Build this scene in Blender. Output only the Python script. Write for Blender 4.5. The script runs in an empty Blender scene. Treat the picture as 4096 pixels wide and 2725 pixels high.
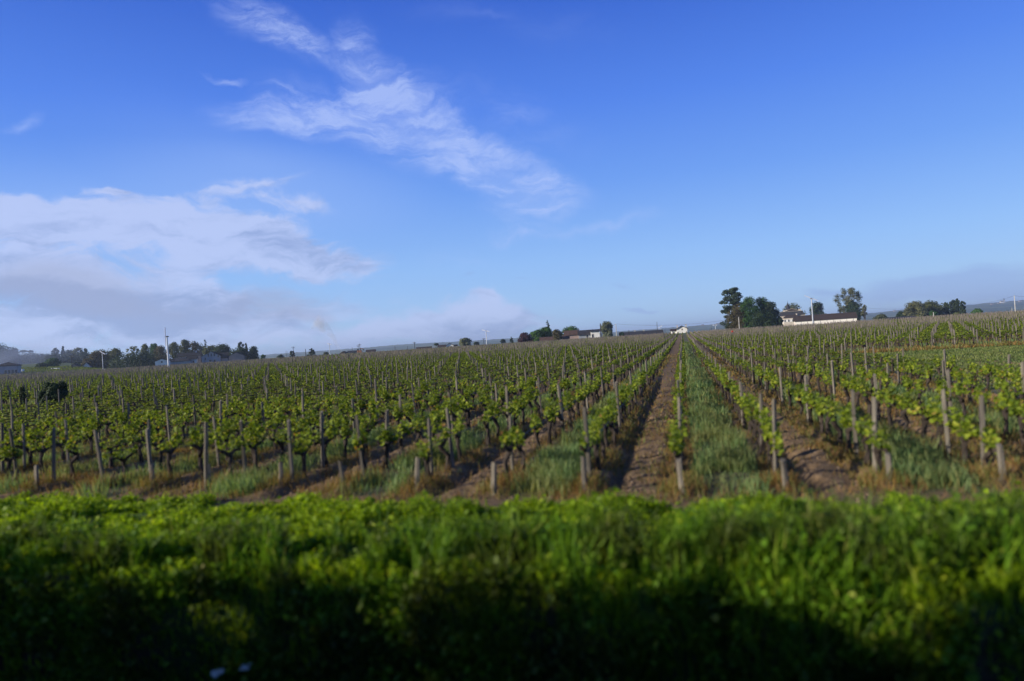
import bpy, math, random
import numpy as np
from mathutils import Matrix, Vector
rng = np.random.default_rng(7); random.seed(7)
S = bpy.context.scene
C = S.collection
rad = math.radians

# ------------------------------------------------------------------ camera
ROLL = rad(3.7); F = 2731.0; H = 2.4
cd = bpy.data.cameras.new('camera'); cam = bpy.data.objects.new('camera', cd); C.objects.link(cam)
cam.matrix_world = Matrix(((math.cos(ROLL), math.sin(ROLL), 0, 0), (0, 0, -1, 0),
                           (-math.sin(ROLL), math.cos(ROLL), 0, H), (0, 0, 0, 1)))
cd.lens = 24.0; cd.sensor_width = 36.0; cd.clip_end = 30000; cd.clip_start = 0.1; cd.shift_y = 0.0006
cd.dof.use_dof = True; cd.dof.focus_distance = 110.0; cd.dof.aperture_fstop = 0.45
S.camera = cam

# ------------------------------------------------------------------ light
SUN_AZ = rad(-108); SUN_EL = rad(19); EXPO = 0.35
sl = bpy.data.lights.new('sun', 'SUN'); so = bpy.data.objects.new('sun', sl); C.objects.link(so)
sl.energy = 5.0; sl.angle = rad(0.5); sl.color = (1.0, 0.90, 0.74)
sv = Vector((math.sin(SUN_AZ) * math.cos(SUN_EL), math.cos(SUN_AZ) * math.cos(SUN_EL), math.sin(SUN_EL)))
so.rotation_euler = (-sv).to_track_quat('-Z', 'Y').to_euler()
S.view_settings.view_transform = 'Standard'; S.view_settings.look = 'None'
S.view_settings.exposure = EXPO; S.view_settings.gamma = 1.0
S.cycles.volume_step_rate = 2.0; S.cycles.volume_bounces = 0; S.cycles.max_bounces = 6
S.cycles.transparent_max_bounces = 8


def ray(px, py):
    """direction of a pixel of the 4096 px photograph as (x/y, z/y) in the world"""
    u = (px - 2048) / F; v = -(py - 1365) / F
    return u * math.cos(ROLL) + v * math.sin(ROLL), -u * math.sin(ROLL) + v * math.cos(ROLL)


# ------------------------------------------------------------------ world: sky and clouds (by direction)
W = bpy.data.worlds.new('World'); S.world = W; W.use_nodes = True
wt = W.node_tree; wt.nodes.clear()


class NT:
    def __init__(s, nt): s.nt = nt; s.L = nt.links
    def n(s, t, **k):
        nd = s.nt.nodes.new(t)
        for a, b in k.items(): setattr(nd, a, b)
        return nd
    def put(s, sock, v):
        if isinstance(v, bpy.types.NodeSocket): s.L.new(v, sock)
        elif v is not None: sock.default_value = v
    def math(s, op, a, b=None, c=None, clamp=False):
        nd = s.n('ShaderNodeMath', operation=op, use_clamp=clamp)
        for i, v in enumerate((a, b, c)): s.put(nd.inputs[i], v)
        return nd.outputs[0]
    def mix(s, f, a, b, blend='MIX'):
        nd = s.n('ShaderNodeMix', data_type='RGBA', blend_type=blend)
        s.put(nd.inputs[0], f)
        for i, v in ((6, a), (7, b)):
            s.put(nd.inputs[i], v if isinstance(v, bpy.types.NodeSocket) else (*v, 1)[:4])
        return nd.outputs[2]
    def noise(s, vec, scale, detail=4, rough=.55, dist=0.0, out=0):
        nd = s.n('ShaderNodeTexNoise'); s.put(nd.inputs['Vector'], vec)
        nd.inputs['Scale'].default_value = scale; nd.inputs['Detail'].default_value = detail
        nd.inputs['Roughness'].default_value = rough; nd.inputs['Distortion'].default_value = dist
        return nd.outputs[out]
    def mapping(s, vec, loc=(0, 0, 0), rot=(0, 0, 0), sc=(1, 1, 1), kind='POINT'):
        nd = s.n('ShaderNodeMapping', vector_type=kind); s.put(nd.inputs[0], vec)
        nd.inputs[1].default_value = loc; nd.inputs[2].default_value = rot; nd.inputs[3].default_value = sc
        return nd.outputs[0]
    def rng(s, v, a, b, c=0.0, d=1.0, smooth=True):
        nd = s.n('ShaderNodeMapRange', interpolation_type='SMOOTHSTEP' if smooth else 'LINEAR')
        s.put(nd.inputs[0], v)
        for i, q in enumerate((a, b, c, d)): nd.inputs[i + 1].default_value = q
        return nd.outputs[0]


w = NT(wt)
sky = w.n('ShaderNodeTexSky', sky_type='NISHITA'); sky.sun_disc = False
sky.sun_elevation = SUN_EL; sky.sun_rotation = SUN_AZ; sky.altitude = 0
sky.air_density = 1.0; sky.dust_density = 0.3; sky.ozone_density = 3.0
SKY = 0.1
hs = w.n('ShaderNodeHueSaturation'); hs.inputs['Hue'].default_value = 0.513; hs.inputs['Saturation'].default_value = 1.22
hs.inputs['Value'].default_value = 1.0; w.L.new(sky.outputs[0], hs.inputs['Color'])
tc = w.n('ShaderNodeTexCoord').outputs['Generated']
sp = w.n('ShaderNodeSeparateXYZ'); w.L.new(tc, sp.inputs[0])
az = w.math('ARCTAN2', sp.outputs[0], sp.outputs[1]); el = w.math('ARCSINE', sp.outputs[2])
# deeper, clearer blue than the plain sky model gives, by height above the horizon
gr = w.n('ShaderNodeValToRGB'); w.L.new(w.rng(el, 0, math.pi / 2, smooth=False), gr.inputs[0]); ge = gr.color_ramp.elements
SK = [(0, (.40, .61, .94)), (.07, (.30, .54, 1.0)), (.14, (.165, .37, .96)), (.21, (.092, .25, .90)), (.30, (.040, .135, .68)), (.37, (.04, .11, .42)), (.5, (.035, .08, .26)), (1, (.03, .065, .2))]
while len(ge) < len(SK): ge.new(.5)
for g_, (p_, c_) in zip(ge, SK): g_.position = p_; g_.color = (*[q * 10 / 2 ** EXPO for q in c_], 1)
sky_c = w.mix(.85, hs.outputs[0], gr.outputs[0])
cb = w.n('ShaderNodeCombineXYZ'); w.L.new(az, cb.inputs[0]); w.L.new(el, cb.inputs[1])
P = cb.outputs[0]


def azel(px, py):
    a, b = ray(px, py); return math.atan(a), math.asin(b / math.sqrt(a * a + b * b + 1))


def warp(vec, scale, amt, detail=3):
    nz = w.noise(vec, scale, detail, out=1)
    v1 = w.n('ShaderNodeVectorMath', operation='SUBTRACT'); w.L.new(nz, v1.inputs[0]); v1.inputs[1].default_value = (.5, .5, .5)
    v2 = w.n('ShaderNodeVectorMath', operation='SCALE'); w.L.new(v1.outputs[0], v2.inputs[0]); v2.inputs['Scale'].default_value = amt
    v3 = w.n('ShaderNodeVectorMath', operation='ADD'); w.L.new(vec, v3.inputs[0]); w.L.new(v2.outputs[0], v3.inputs[1])
    return v3.outputs[0]


def blobs(vec, lst):
    tot = None
    for (px, py, rx, ry, ang, amp) in lst:
        a = rad(ang)                                   # angle in the photograph, anticlockwise
        c0 = azel(px, py); c1 = azel(px + rx * math.cos(a), py - rx * math.sin(a)); c2 = azel(px + ry * math.sin(a), py + ry * math.cos(a))
        A = (c1[0] - c0[0], c1[1] - c0[1]); B = (c2[0] - c0[0], c2[1] - c0[1])
        m = w.mapping(vec, (c0[0], c0[1], 0), (0, 0, math.atan2(A[1], A[0])), (math.hypot(*A), math.hypot(*B), 1), 'TEXTURE')
        g = w.n('ShaderNodeTexGradient', gradient_type='SPHERICAL'); w.L.new(m, g.inputs[0])
        g2 = g.outputs['Fac']
        tot = w.math('MULTIPLY_ADD', g2, amp, tot if tot is not None else 0.0)
    return tot


Pw = warp(P, 6.0, 0.11, 6); Pw2 = warp(P, 12.0, 0.05, 6)
# fine streaks of the high cloud
st = w.noise(w.mapping(Pw, rot=(0, 0, rad(-12)), sc=(6, 20, 1)), 1.6, 9, .68, .6)
st2 = w.noise(w.mapping(Pw, rot=(0, 0, rad(38)), sc=(6, 19, 1)), 1.7, 9, .68, .5)
stm = w.math('ADD', w.math('MULTIPLY', st, .65), w.math('MULTIPLY', st2, .35))
cir = blobs(Pw, [(1500, 270, 260, 130, -68, .8), (1640, 430, 340, 170, -30, .7), (1130, 470, 330, 90, -3, .7), (1750, 560, 420, 140, -22, .5), (1080, 90, 330, 120, -25, 1.15), (1230, 160, 200, 60, -28, .55), (1480, 300, 260, 150, -60, .8), (1380, 400, 330, 60, 25, .45),
                 (1250, 470, 420, 110, -5, .9), (1560, 530, 620, 170, -16, 1.0), (1900, 640, 520, 150, -28, .8),
                 (2080, 720, 360, 150, -20, 1.05), (2120, 840, 280, 130, 12, .75), (2070, 470, 420, 150, -20, .35),
                 (2100, 955, 260, 38, 6, .7), (2440, 920, 250, 40, 13, .75), (900, 285, 110, 18, -22, .9), (1090, 350, 90, 18, -8, .5),
                 (60, 470, 130, 40, 28, .6), (1870, 1050, 300, 60, 4, .3), (2000, 60, 700, 120, -5, .25)])
wis = w.rng(stm, .39, .64, .12, 1.0)
cirm = w.math('MULTIPLY', w.rng(cir, .0, .95), w.math('ADD', wis, w.math('MULTIPLY', w.rng(cir, .6, 1.6), .22)), clamp=True)
# lower bank of cloud, left
bn = w.noise(w.mapping(Pw2, sc=(4, 10, 1)), 2.6, 9, .64, .5)
low = blobs(Pw2, [(250, 900, 620, 150, 3, 1.3), (750, 930, 560, 170, -6, 1.35), (1150, 1010, 520, 130, -8, 1.3), (950, 745, 330, 60, 8, 1.0), (1050, 850, 420, 110, -4, .6), (560, 850, 420, 90, 0, .5),
                  (1200, 800, 260, 45, -3, .8), (420, 765, 120, 22, 2, 1.0), (60, 820, 320, 120, -12, .9), (1300, 1060, 380, 70, -12, .7), (760, 1140, 900, 150, -4, .7),
                  (200, 1250, 900, 260, 0, 1.2), (900, 1290, 900, 150, 0, .9), (1500, 1330, 700, 90, 3, .75), (1890, 1245, 270, 90, 2, 1.3),
                  (2000, 1300, 420, 90, 4, 1.1), (100, 1090, 400, 130, 4, .9), (1680, 1230, 250, 60, -16, .5), (1950, 1185, 90, 40, 0, .8)])
lowm = w.rng(w.math('ADD', w.rng(bn, .32, .68, -.15, 1.0, smooth=False), w.math('MULTIPLY', low, 1.0)), .62, 1.45)
lowm = w.math('MULTIPLY', lowm, w.rng(low, 0.0, .75))
bn2 = w.noise(w.mapping(Pw2, loc=(.3, .1, 0), sc=(3.5, 12, 1)), 3.0, 9, .64, .4)
shade = blobs(Pw, [(500, 1230, 1200, 90, 0, .55), (1000, 1130, 500, 90, -6, .5), (150, 1010, 300, 60, 0, .5), (1330, 1020, 460, 80, -10, .72), (300, 1190, 700, 90, 2, .8), (600, 1250, 900, 150, 0, .6), (2000, 1300, 460, 60, 6, .7), (2100, 1255, 200, 35, 5, .5)])
shm = w.rng(w.math('ADD', shade, w.rng(bn2, .34, .66, 0, .9, smooth=False)), .35, 1.3)
# brownish smoke bank
smk = blobs(Pw, [(330, 1080, 430, 200, 5, .9), (700, 1200, 750, 140, 0, .85), (1130, 1240, 330, 100, 5, .9), (100, 1160, 500, 160, 0, .7), (1290, 1290, 130, 50, -25, .9)])
smm = w.math('MULTIPLY', w.rng(w.math('ADD', smk, w.math('MULTIPLY', bn, .7)), .5, 1.6), .85)
# thin mauve streaks low on the right and in the middle
sk = w.noise(w.mapping(Pw2, rot=(0, 0, rad(-4)), sc=(2.2, 22, 1)), 2.4, 5, .6)
rs = blobs(Pw2, [(3900, 1110, 620, 90, 5, 1.0), (3600, 1175, 650, 75, 4, 1.0), (4050, 1200, 500, 80, 2, .8), (2560, 1236, 150, 13, 5, 1.3), (2480, 1140, 110, 28, -8, .7), (1880, 1097, 60, 18, 8, .8),
                 (2090, 1123, 80, 8, 4, .8), (2080, 1255, 130, 18, 8, .9), (2240, 1160, 140, 30, 0, .5), (3300, 1170, 180, 20, -6, .5), (2700, 1290, 400, 25, 0, .35)])
rsm = w.math('MULTIPLY', w.rng(w.math('ADD', rs, w.math('MULTIPLY', sk, 1.1)), .78, 1.5), w.rng(rs, 0, .2))
K = 1.0 / SKY / 2 ** EXPO
def kc(r, g, b): return (r * K, g * K, b * K)
col = w.mix(w.math('MULTIPLY', cirm, .66), sky_c, kc(.50, .62, 1.0))
col = w.mix(w.math('MULTIPLY', rsm, .42), col, kc(.27, .38, .76))
lowc = w.mix(shm, kc(.54, .63, .94), kc(.31, .40, .69))
veil = w.rng(blobs(P, [(550, 880, 1500, 330, 4, 1.0), (1000, 640, 800, 260, -12, .5)]), 0, 1.0)
col = w.mix(w.math('MULTIPLY', veil, .38), col, kc(.38, .56, .98))
col = w.mix(w.math('MULTIPLY', lowm, .78), col, lowc)
col = w.mix(w.math('MULTIPLY', smm, .62), col, kc(.37, .42, .62))
bg = w.n('ShaderNodeBackground'); w.L.new(col, bg.inputs[0]); bg.inputs[1].default_value = SKY
wo = w.n('ShaderNodeOutputWorld'); w.L.new(bg.outputs[0], wo.inputs[0])

# ------------------------------------------------------------------ field frame: s across the rows, t along them
ANG = rad(14.06); EX = np.array([math.cos(ANG), -math.sin(ANG)]); RX = np.array([math.sin(ANG), math.cos(ANG)])
OX = np.array([2.296, 9.897]); ROW = 1.43


def L(s, t): return OX[0] + s * EX[0] + t * RX[0], OX[1] + s * EX[1] + t * RX[1]
def ST(x, y):
    dx = x - OX[0]; dy = y - OX[1]; return dx * EX[0] + dy * EX[1], dx * RX[0] + dy * RX[1]


_tab = np.random.default_rng(3).random((256, 256))
def vnoise(x, y):
    x = np.asarray(x, float); y = np.asarray(y, float)
    xi = np.floor(x).astype(int); yi = np.floor(y).astype(int); fx = x - xi; fy = y - yi
    fx = fx * fx * (3 - 2 * fx); fy = fy * fy * (3 - 2 * fy)
    a = _tab[xi % 256, yi % 256]; b = _tab[(xi + 1) % 256, yi % 256]; c = _tab[xi % 256, (yi + 1) % 256]; d = _tab[(xi + 1) % 256, (yi + 1) % 256]
    return (a * (1 - fx) + b * fx) * (1 - fy) + (c * (1 - fx) + d * fx) * fy
def fbm(x, y, o=4):
    s = 0; a = .5; n = 0
    for i in range(o): s = s + a * vnoise(x * 2 ** i + 17 * i, y * 2 ** i + 5 * i); n += a; a *= .5
    return s / n
def sst(v, a, b):
    k = np.clip((v - a) / (b - a), 0, 1); return k * k * (3 - 2 * k)


END = 0.0
def endline(s):                                        # where each row begins
    return np.interp(s, [-60, -13, -8, -4, 0, 4, 30], [3.4, 1.05, .9, .45, 0, .5, 2.0])


def zg(x, y):
    """height of the ground"""
    x = np.asarray(x, float); y = np.asarray(y, float); s, t = ST(x, y)
    tb = t + .55 * (fbm(s * .7 + 11, s * 0 + 4, 3) - .5)
    z = np.zeros_like(s)
    near = sst(t, 30, 22)
    lane = np.floor(s / ROW).astype(int) % 2           # 0 = sown lane, 1 = tilled lane
    fr = np.abs((s / ROW) % 1 - .5) * 2                # 1 at the row, 0 mid-lane
    rough = np.where(lane == 1, .075, .03)
    z = z + near * sst(t, -.3, .6) * ((fbm(s * 3.2, t * 3.2) - .5) * rough * 1.6 + .05 * sst(fr, .55, 1.0))
    z = z - near * sst(t, -.2, .8) * (lane == 1) * .15 * (np.exp(-(((s / ROW) % 1 - .27) / .10) ** 2) + .5 * np.exp(-(((s / ROW) % 1 - .86) / .05) ** 2))
    z = z + sst(t, .2, -.6) * sst(t, -4.6, -1.2) * ((fbm(s * 2, t * 2) - .5) * .12)
    z = z + .20 * sst(t, -.9, -1.9)
    z = z - 1.35 * sst(tb, -4.12 + 0 * s, -4.45)
    z = z + 1.3 * sst(t, -5.2, -6.9)
    D = np.hypot(x, y); a = np.degrees(np.arctan2(x, y))
    lm = sst(a, -30, -33); z = z + (y > 0) * (.7 * sst(t, 120, 262) + 9.0 * sst(D, 330, 720) * lm - 9.0 * sst(D, 430, 900) * (1 - lm))
    return z


# ------------------------------------------------------------------ mesh building
class Buf:
    def __init__(s): s.v = []; s.f = []; s.a = []; s.m = []; s.n = 0
    def add(s, verts, faces, a=None, m=0):
        verts = np.asarray(verts, float).reshape(-1, 3); faces = np.asarray(faces)
        if faces.ndim == 1: faces = faces[None]
        s.v.append(verts); s.f.append(faces + s.n); s.n += len(verts)
        k = len(faces); s.a.append(np.full(k, random.random()) if a is None else np.broadcast_to(np.asarray(a, float), (k,)))
        s.m.append(np.full(k, m))
        return s
    def mesh(s, name, mats, smooth=False):
        me = bpy.data.meshes.new(name)
        V = np.concatenate(s.v); loops = np.concatenate([f.ravel() for f in s.f])
        cnt = np.concatenate([np.full(len(f), f.shape[1]) for f in s.f])
        me.vertices.add(len(V)); me.vertices.foreach_set('co', V.ravel())
        me.loops.add(len(loops)); me.loops.foreach_set('vertex_index', loops.astype(np.int32))
        me.polygons.add(len(cnt)); me.polygons.foreach_set('loop_start', (np.cumsum(cnt) - cnt).astype(np.int32))
        me.polygons.foreach_set('loop_total', cnt.astype(np.int32))
        me.polygons.foreach_set('material_index', np.concatenate(s.m).astype(np.int32))
        me.polygons.foreach_set('use_smooth', np.full(len(cnt), smooth))
        at = me.attributes.new('v', 'FLOAT', 'FACE'); at.data.foreach_set('value', np.concatenate(s.a).astype(np.float32))
        for m in (mats if isinstance(mats, (list, tuple)) else [mats]): me.materials.append(m)
        me.update(calc_edges=True); return me
    def obj(s, name, mats, parent=None, smooth=False, loc=None):
        o = bpy.data.objects.new(name, s.mesh(name, mats, smooth)); C.objects.link(o)
        if parent: o.parent = parent
        if loc is not None: o.location = loc
        return o


def tag(o, label=None, cat=None, group=None, kind=None):
    if label: o['label'] = label
    if cat: o['category'] = cat
    if group: o['group'] = group
    if kind: o['kind'] = kind
    return o
def empty(name, loc, label, cat, group=None, rz=0.0):
    o = bpy.data.objects.new(name, None); C.objects.link(o); o.location = loc; o.rotation_euler = (0, 0, rz)
    o.empty_display_size = .3
    return tag(o, label, cat, group)


def box(b, x0, x1, y0, y1, z0, z1, m=0):
    v = [(x, y, z) for z in (z0, z1) for (x, y) in ((x0, y0), (x1, y0), (x1, y1), (x0, y1))]
    b.add(v, [(3, 2, 1, 0), (4, 5, 6, 7), (0, 1, 5, 4), (1, 2, 6, 5), (2, 3, 7, 6), (3, 0, 4, 7)], m=m); return b


def tube(b, pts, radii, n=6, jit=0.0, cap=True, m=0, r=None):
    r = r or rng
    pts = np.asarray(pts, float); N = len(pts)
    tan = np.gradient(pts, axis=0); tan /= np.linalg.norm(tan, axis=1)[:, None] + 1e-9
    V = []
    ref = np.array([1.0, 0, 0]) if abs(tan[0][0]) < .8 else np.array([0, 1.0, 0])
    for i in range(N):
        a = np.cross(tan[i], ref); a /= np.linalg.norm(a); c = np.cross(tan[i], a)
        for k in range(n):
            th = 2 * math.pi * k / n; q = radii[i] * (1 + jit * (r.random() - .5))
            V.append(pts[i] + q * (a * math.cos(th) + c * math.sin(th)))
    fs = [(i * n + k, i * n + (k + 1) % n, (i + 1) * n + (k + 1) % n, (i + 1) * n + k) for i in range(N - 1) for k in range(n)]
    b.add(V, fs, m=m)
    if cap:
        b.add(V[-n:], [list(range(n))], m=m); b.add(V[:n], [list(range(n))[::-1]], m=m)
    return b


def frames(n, up=.5, r=None):
    """n random orthonormal leaf frames (axis, side, normal), leaning to face the sky by 'up'"""
    r = r or rng
    nr = r.normal(size=(n, 3)); nr /= np.linalg.norm(nr, axis=1)[:, None]
    nr[:, 2] = np.abs(nr[:, 2]) * (1 if up >= 0 else 0) + up; nr /= np.linalg.norm(nr, axis=1)[:, None]
    ax = r.normal(size=(n, 3)); ax -= (ax * nr).sum(1)[:, None] * nr; ax /= np.linalg.norm(ax, axis=1)[:, None]
    return ax, np.cross(nr, ax), nr


def leaves(b, cen, size, up=.5, a=None, m=0, fold=True, nrm=None, r=None):
    """folded six-point leaves around the given centres"""
    r = r or rng
    cen = np.asarray(cen, float); n = len(cen); size = np.broadcast_to(size, (n,))[:, None]
    ax, sd, nr = frames(n, up, r)
    if nrm is not None:
        nr = nrm + nr * .55; nr /= np.linalg.norm(nr, axis=1)[:, None]
        ax = ax - (ax * nr).sum(1)[:, None] * nr; ax /= np.linalg.norm(ax, axis=1)[:, None]; sd = np.cross(nr, ax)
    a = r.random(n) if a is None else np.broadcast_to(a, (n,))
    if fold:
        T = [(-.5, 0, 0), (-.15, -.48, .13), (.32, -.36, .1), (.5, 0, -.03), (.32, .36, .1), (-.15, .48, .13)]
        V = np.stack([cen + size * (ax * p[0] + sd * p[1] + nr * p[2]) for p in T], 1).reshape(-1, 3)
        i = np.arange(n)[:, None] * 6
        b.add(V, np.concatenate([i + np.array([0, 1, 2, 3]), i + np.array([0, 3, 4, 5])]), np.concatenate([a, a]), m)
    else:
        T = [(-.5, -.16), (.05, -.5), (.5, .1), (-.1, .5)]
        V = np.stack([cen + size * (ax * p[0] + sd * p[1]) for p in T], 1).reshape(-1, 3)
        b.add(V, np.arange(n)[:, None] * 4 + np.arange(4), a, m)
    return b


def blades(b, base, h, wd, lean=.35, a=None, m=0, r=None, seg=2, dirn=None):
    """grass blades: tapered strips from the base points, bending over"""
    r = r or rng
    base = np.asarray(base, float); n = len(base)
    h = np.broadcast_to(h, (n,)); wd = np.broadcast_to(wd, (n,)); th = r.random(n) * 2 * math.pi
    dx = np.cos(th) * lean * r.random(n); dy = np.sin(th) * lean * r.random(n)
    if dirn is not None: dx = dx + dirn[0]; dy = dy + dirn[1]
    ph = r.random(n) * math.pi; wx = np.cos(ph); wy = np.sin(ph)
    lev = [(0, .8), (.55, 1.0), (1.0, .12)] if seg == 2 else [(0, 1.0), (1.0, .35)]
    V = []
    for q, ww in lev:
        cx = base[:, 0] + dx * h * q * q; cy = base[:, 1] + dy * h * q * q; cz = base[:, 2] + h * q * (1 - .18 * q * (np.abs(dx) + np.abs(dy)))
        for s_ in (-.5, .5): V.append(np.stack([cx + wx * wd * ww * s_, cy + wy * wd * ww * s_, cz], 1))
    k = len(lev) * 2; V = np.stack(V, 1).reshape(-1, 3); i = np.arange(n)[:, None] * k
    a = r.random(n) if a is None else np.broadcast_to(a, (n,))
    for j in range(len(lev) - 1):
        if j == 0: b.add(V, i + np.array([0, 1, 3, 2]), a, m); off = b.n - len(V)
        else:
            b.f.append(i + np.array([2, 3, 5, 4]) + off); b.a.append(np.asarray(a, float)); b.m.append(np.full(n, m))
    return b


# ------------------------------------------------------------------ materials
def mat(name, rough=.9):
    m = bpy.data.materials.new(name); m.use_nodes = True; t = NT(m.node_tree); bs = m.node_tree.nodes['Principled BSDF']
    bs.inputs['Roughness'].default_value = rough; bs.inputs['Specular IOR Level'].default_value = .25
    return m, t, bs
def ramp(t, f, stops):
    n = t.n('ShaderNodeValToRGB'); t.put(n.inputs[0], f); e = n.color_ramp.elements
    while len(e) < len(stops): e.new(.5)
    for i, (p, c) in enumerate(stops): e[i].position = p; e[i].color = (*c, 1)
    return n.outputs[0]
def leafmat(name, stops, trans=.4, patch=0.0, pscale=1.0, pcol=(.1, .1, .02), rough=.55):
    m, t, bs = mat(name, rough)
    at = t.n('ShaderNodeAttribute', attribute_name='v').outputs['Fac']
    c = ramp(t, at, stops)
    if patch:
        oc = t.n('ShaderNodeTexCoord').outputs['Object']
        f = t.rng(t.noise(oc, pscale, 3), .42, .62)
        c = t.mix(t.math('MULTIPLY', f, patch), c, pcol)
    t.L.new(c, bs.inputs['Base Color'])
    tr = t.n('ShaderNodeBsdfTranslucent'); c2 = t.mix(1.0, c, (1.25, 1.2, .55), 'MULTIPLY'); t.L.new(c2, tr.inputs[0])
    mx = t.n('ShaderNodeMixShader'); mx.inputs[0].default_value = trans
    t.L.new(bs.outputs[0], mx.inputs[1]); t.L.new(tr.outputs[0], mx.inputs[2])
    t.L.new(mx.outputs[0], m.node_tree.nodes['Material Output'].inputs[0]); return m
def plain(name, c, var=.12, scale=2.0, rough=.8, metal=0.0, spec=.25, coords='Object'):
    m, t, bs = mat(name, rough); oc = t.n('ShaderNodeTexCoord').outputs[coords]
    n = t.noise(oc, scale, 5, .6)
    a = tuple(q * (1 - var) for q in c); b = tuple(min(1, q * (1 + var)) for q in c)
    t.L.new(ramp(t, n, [(.3, a), (.7, b)]), bs.inputs['Base Color']); bs.inputs['Metallic'].default_value = metal
    bs.inputs['Specular IOR Level'].default_value = spec; return m


# wood of the posts
def woodmat(name, c1, c2, c3):
    m, t, bs = mat(name, .9); oc = t.n('ShaderNodeTexCoord').outputs['Object']
    oi = t.n('ShaderNodeObjectInfo').outputs['Random']; at = t.n('ShaderNodeAttribute', attribute_name='v').outputs['Fac']
    g = t.noise(t.mapping(oc, sc=(30, 30, 2.2)), 1.4, 6, .65)
    c = ramp(t, g, [(.25, c1), (.5, c2), (.78, c3)])
    k = t.math('ADD', t.math('MULTIPLY', oi, .5), t.math('MULTIPLY', at, .5))
    c = t.mix(1.0, c, ramp(t, k, [(0, (.55, .53, .52)), (.5, (.9, .88, .87)), (1, (1.25, 1.22, 1.2))]), 'MULTIPLY')
    t.L.new(c, bs.inputs['Base Color'])
    bp = t.n('ShaderNodeBump'); bp.inputs['Strength'].default_value = .6; bp.inputs['Distance'].default_value = .01
    t.L.new(g, bp.inputs['Height']); t.L.new(bp.outputs[0], bs.inputs['Normal']); return m
WOOD = woodmat('post_wood', (.05, .046, .038), (.165, .150, .122), (.295, .275, .235))
BARK = woodmat('vine_bark', (.018, .014, .012), (.045, .036, .03), (.10, .08, .07))
TBARK = woodmat('tree_bark', (.03, .025, .02), (.07, .06, .05), (.13, .12, .10))
VLEAF = leafmat('vine_leaf', [(0, (.065, .105, .011)), (.35, (.145, .215, .016)), (.75, (.26, .335, .026)), (.95, (.40, .44, .05)), (1, (.30, .14, .05))], .42)
VLEAF2 = leafmat('far_vine_leaf', [(0, (.06, .095, .012)), (.4, (.13, .19, .018)), (.8, (.235, .295, .028)), (1, (.34, .36, .045))], .4, .4, .09, (.10, .12, .022))
COVER = leafmat('cover_crop_leaf', [(0, (.08, .145, .055)), (.45, (.165, .27, .10)), (.85, (.26, .37, .155)), (1, (.38, .36, .14))], .45, .6, .9, (.24, .21, .07))
DRY = leafmat('dry_weed', [(0, (.12, .065, .022)), (.35, (.29, .16, .05)), (.62, (.42, .26, .09)), (.72, (.13, .17, .04)), (.93, (.19, .24, .06)), (1, (.40, .30, .15))], .35, .35, 1.2, (.14, .18, .045))
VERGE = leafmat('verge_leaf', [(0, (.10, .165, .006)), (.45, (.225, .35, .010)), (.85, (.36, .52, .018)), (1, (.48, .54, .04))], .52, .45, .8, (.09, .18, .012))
BANKL = leafmat('bank_leaf', [(0, (.05, .12, .008)), (.5, (.11, .23, .012)), (.9, (.19, .35, .018)), (1, (.32, .36, .06))], .4, .6, 1.6, (.06, .04, .02))


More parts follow.
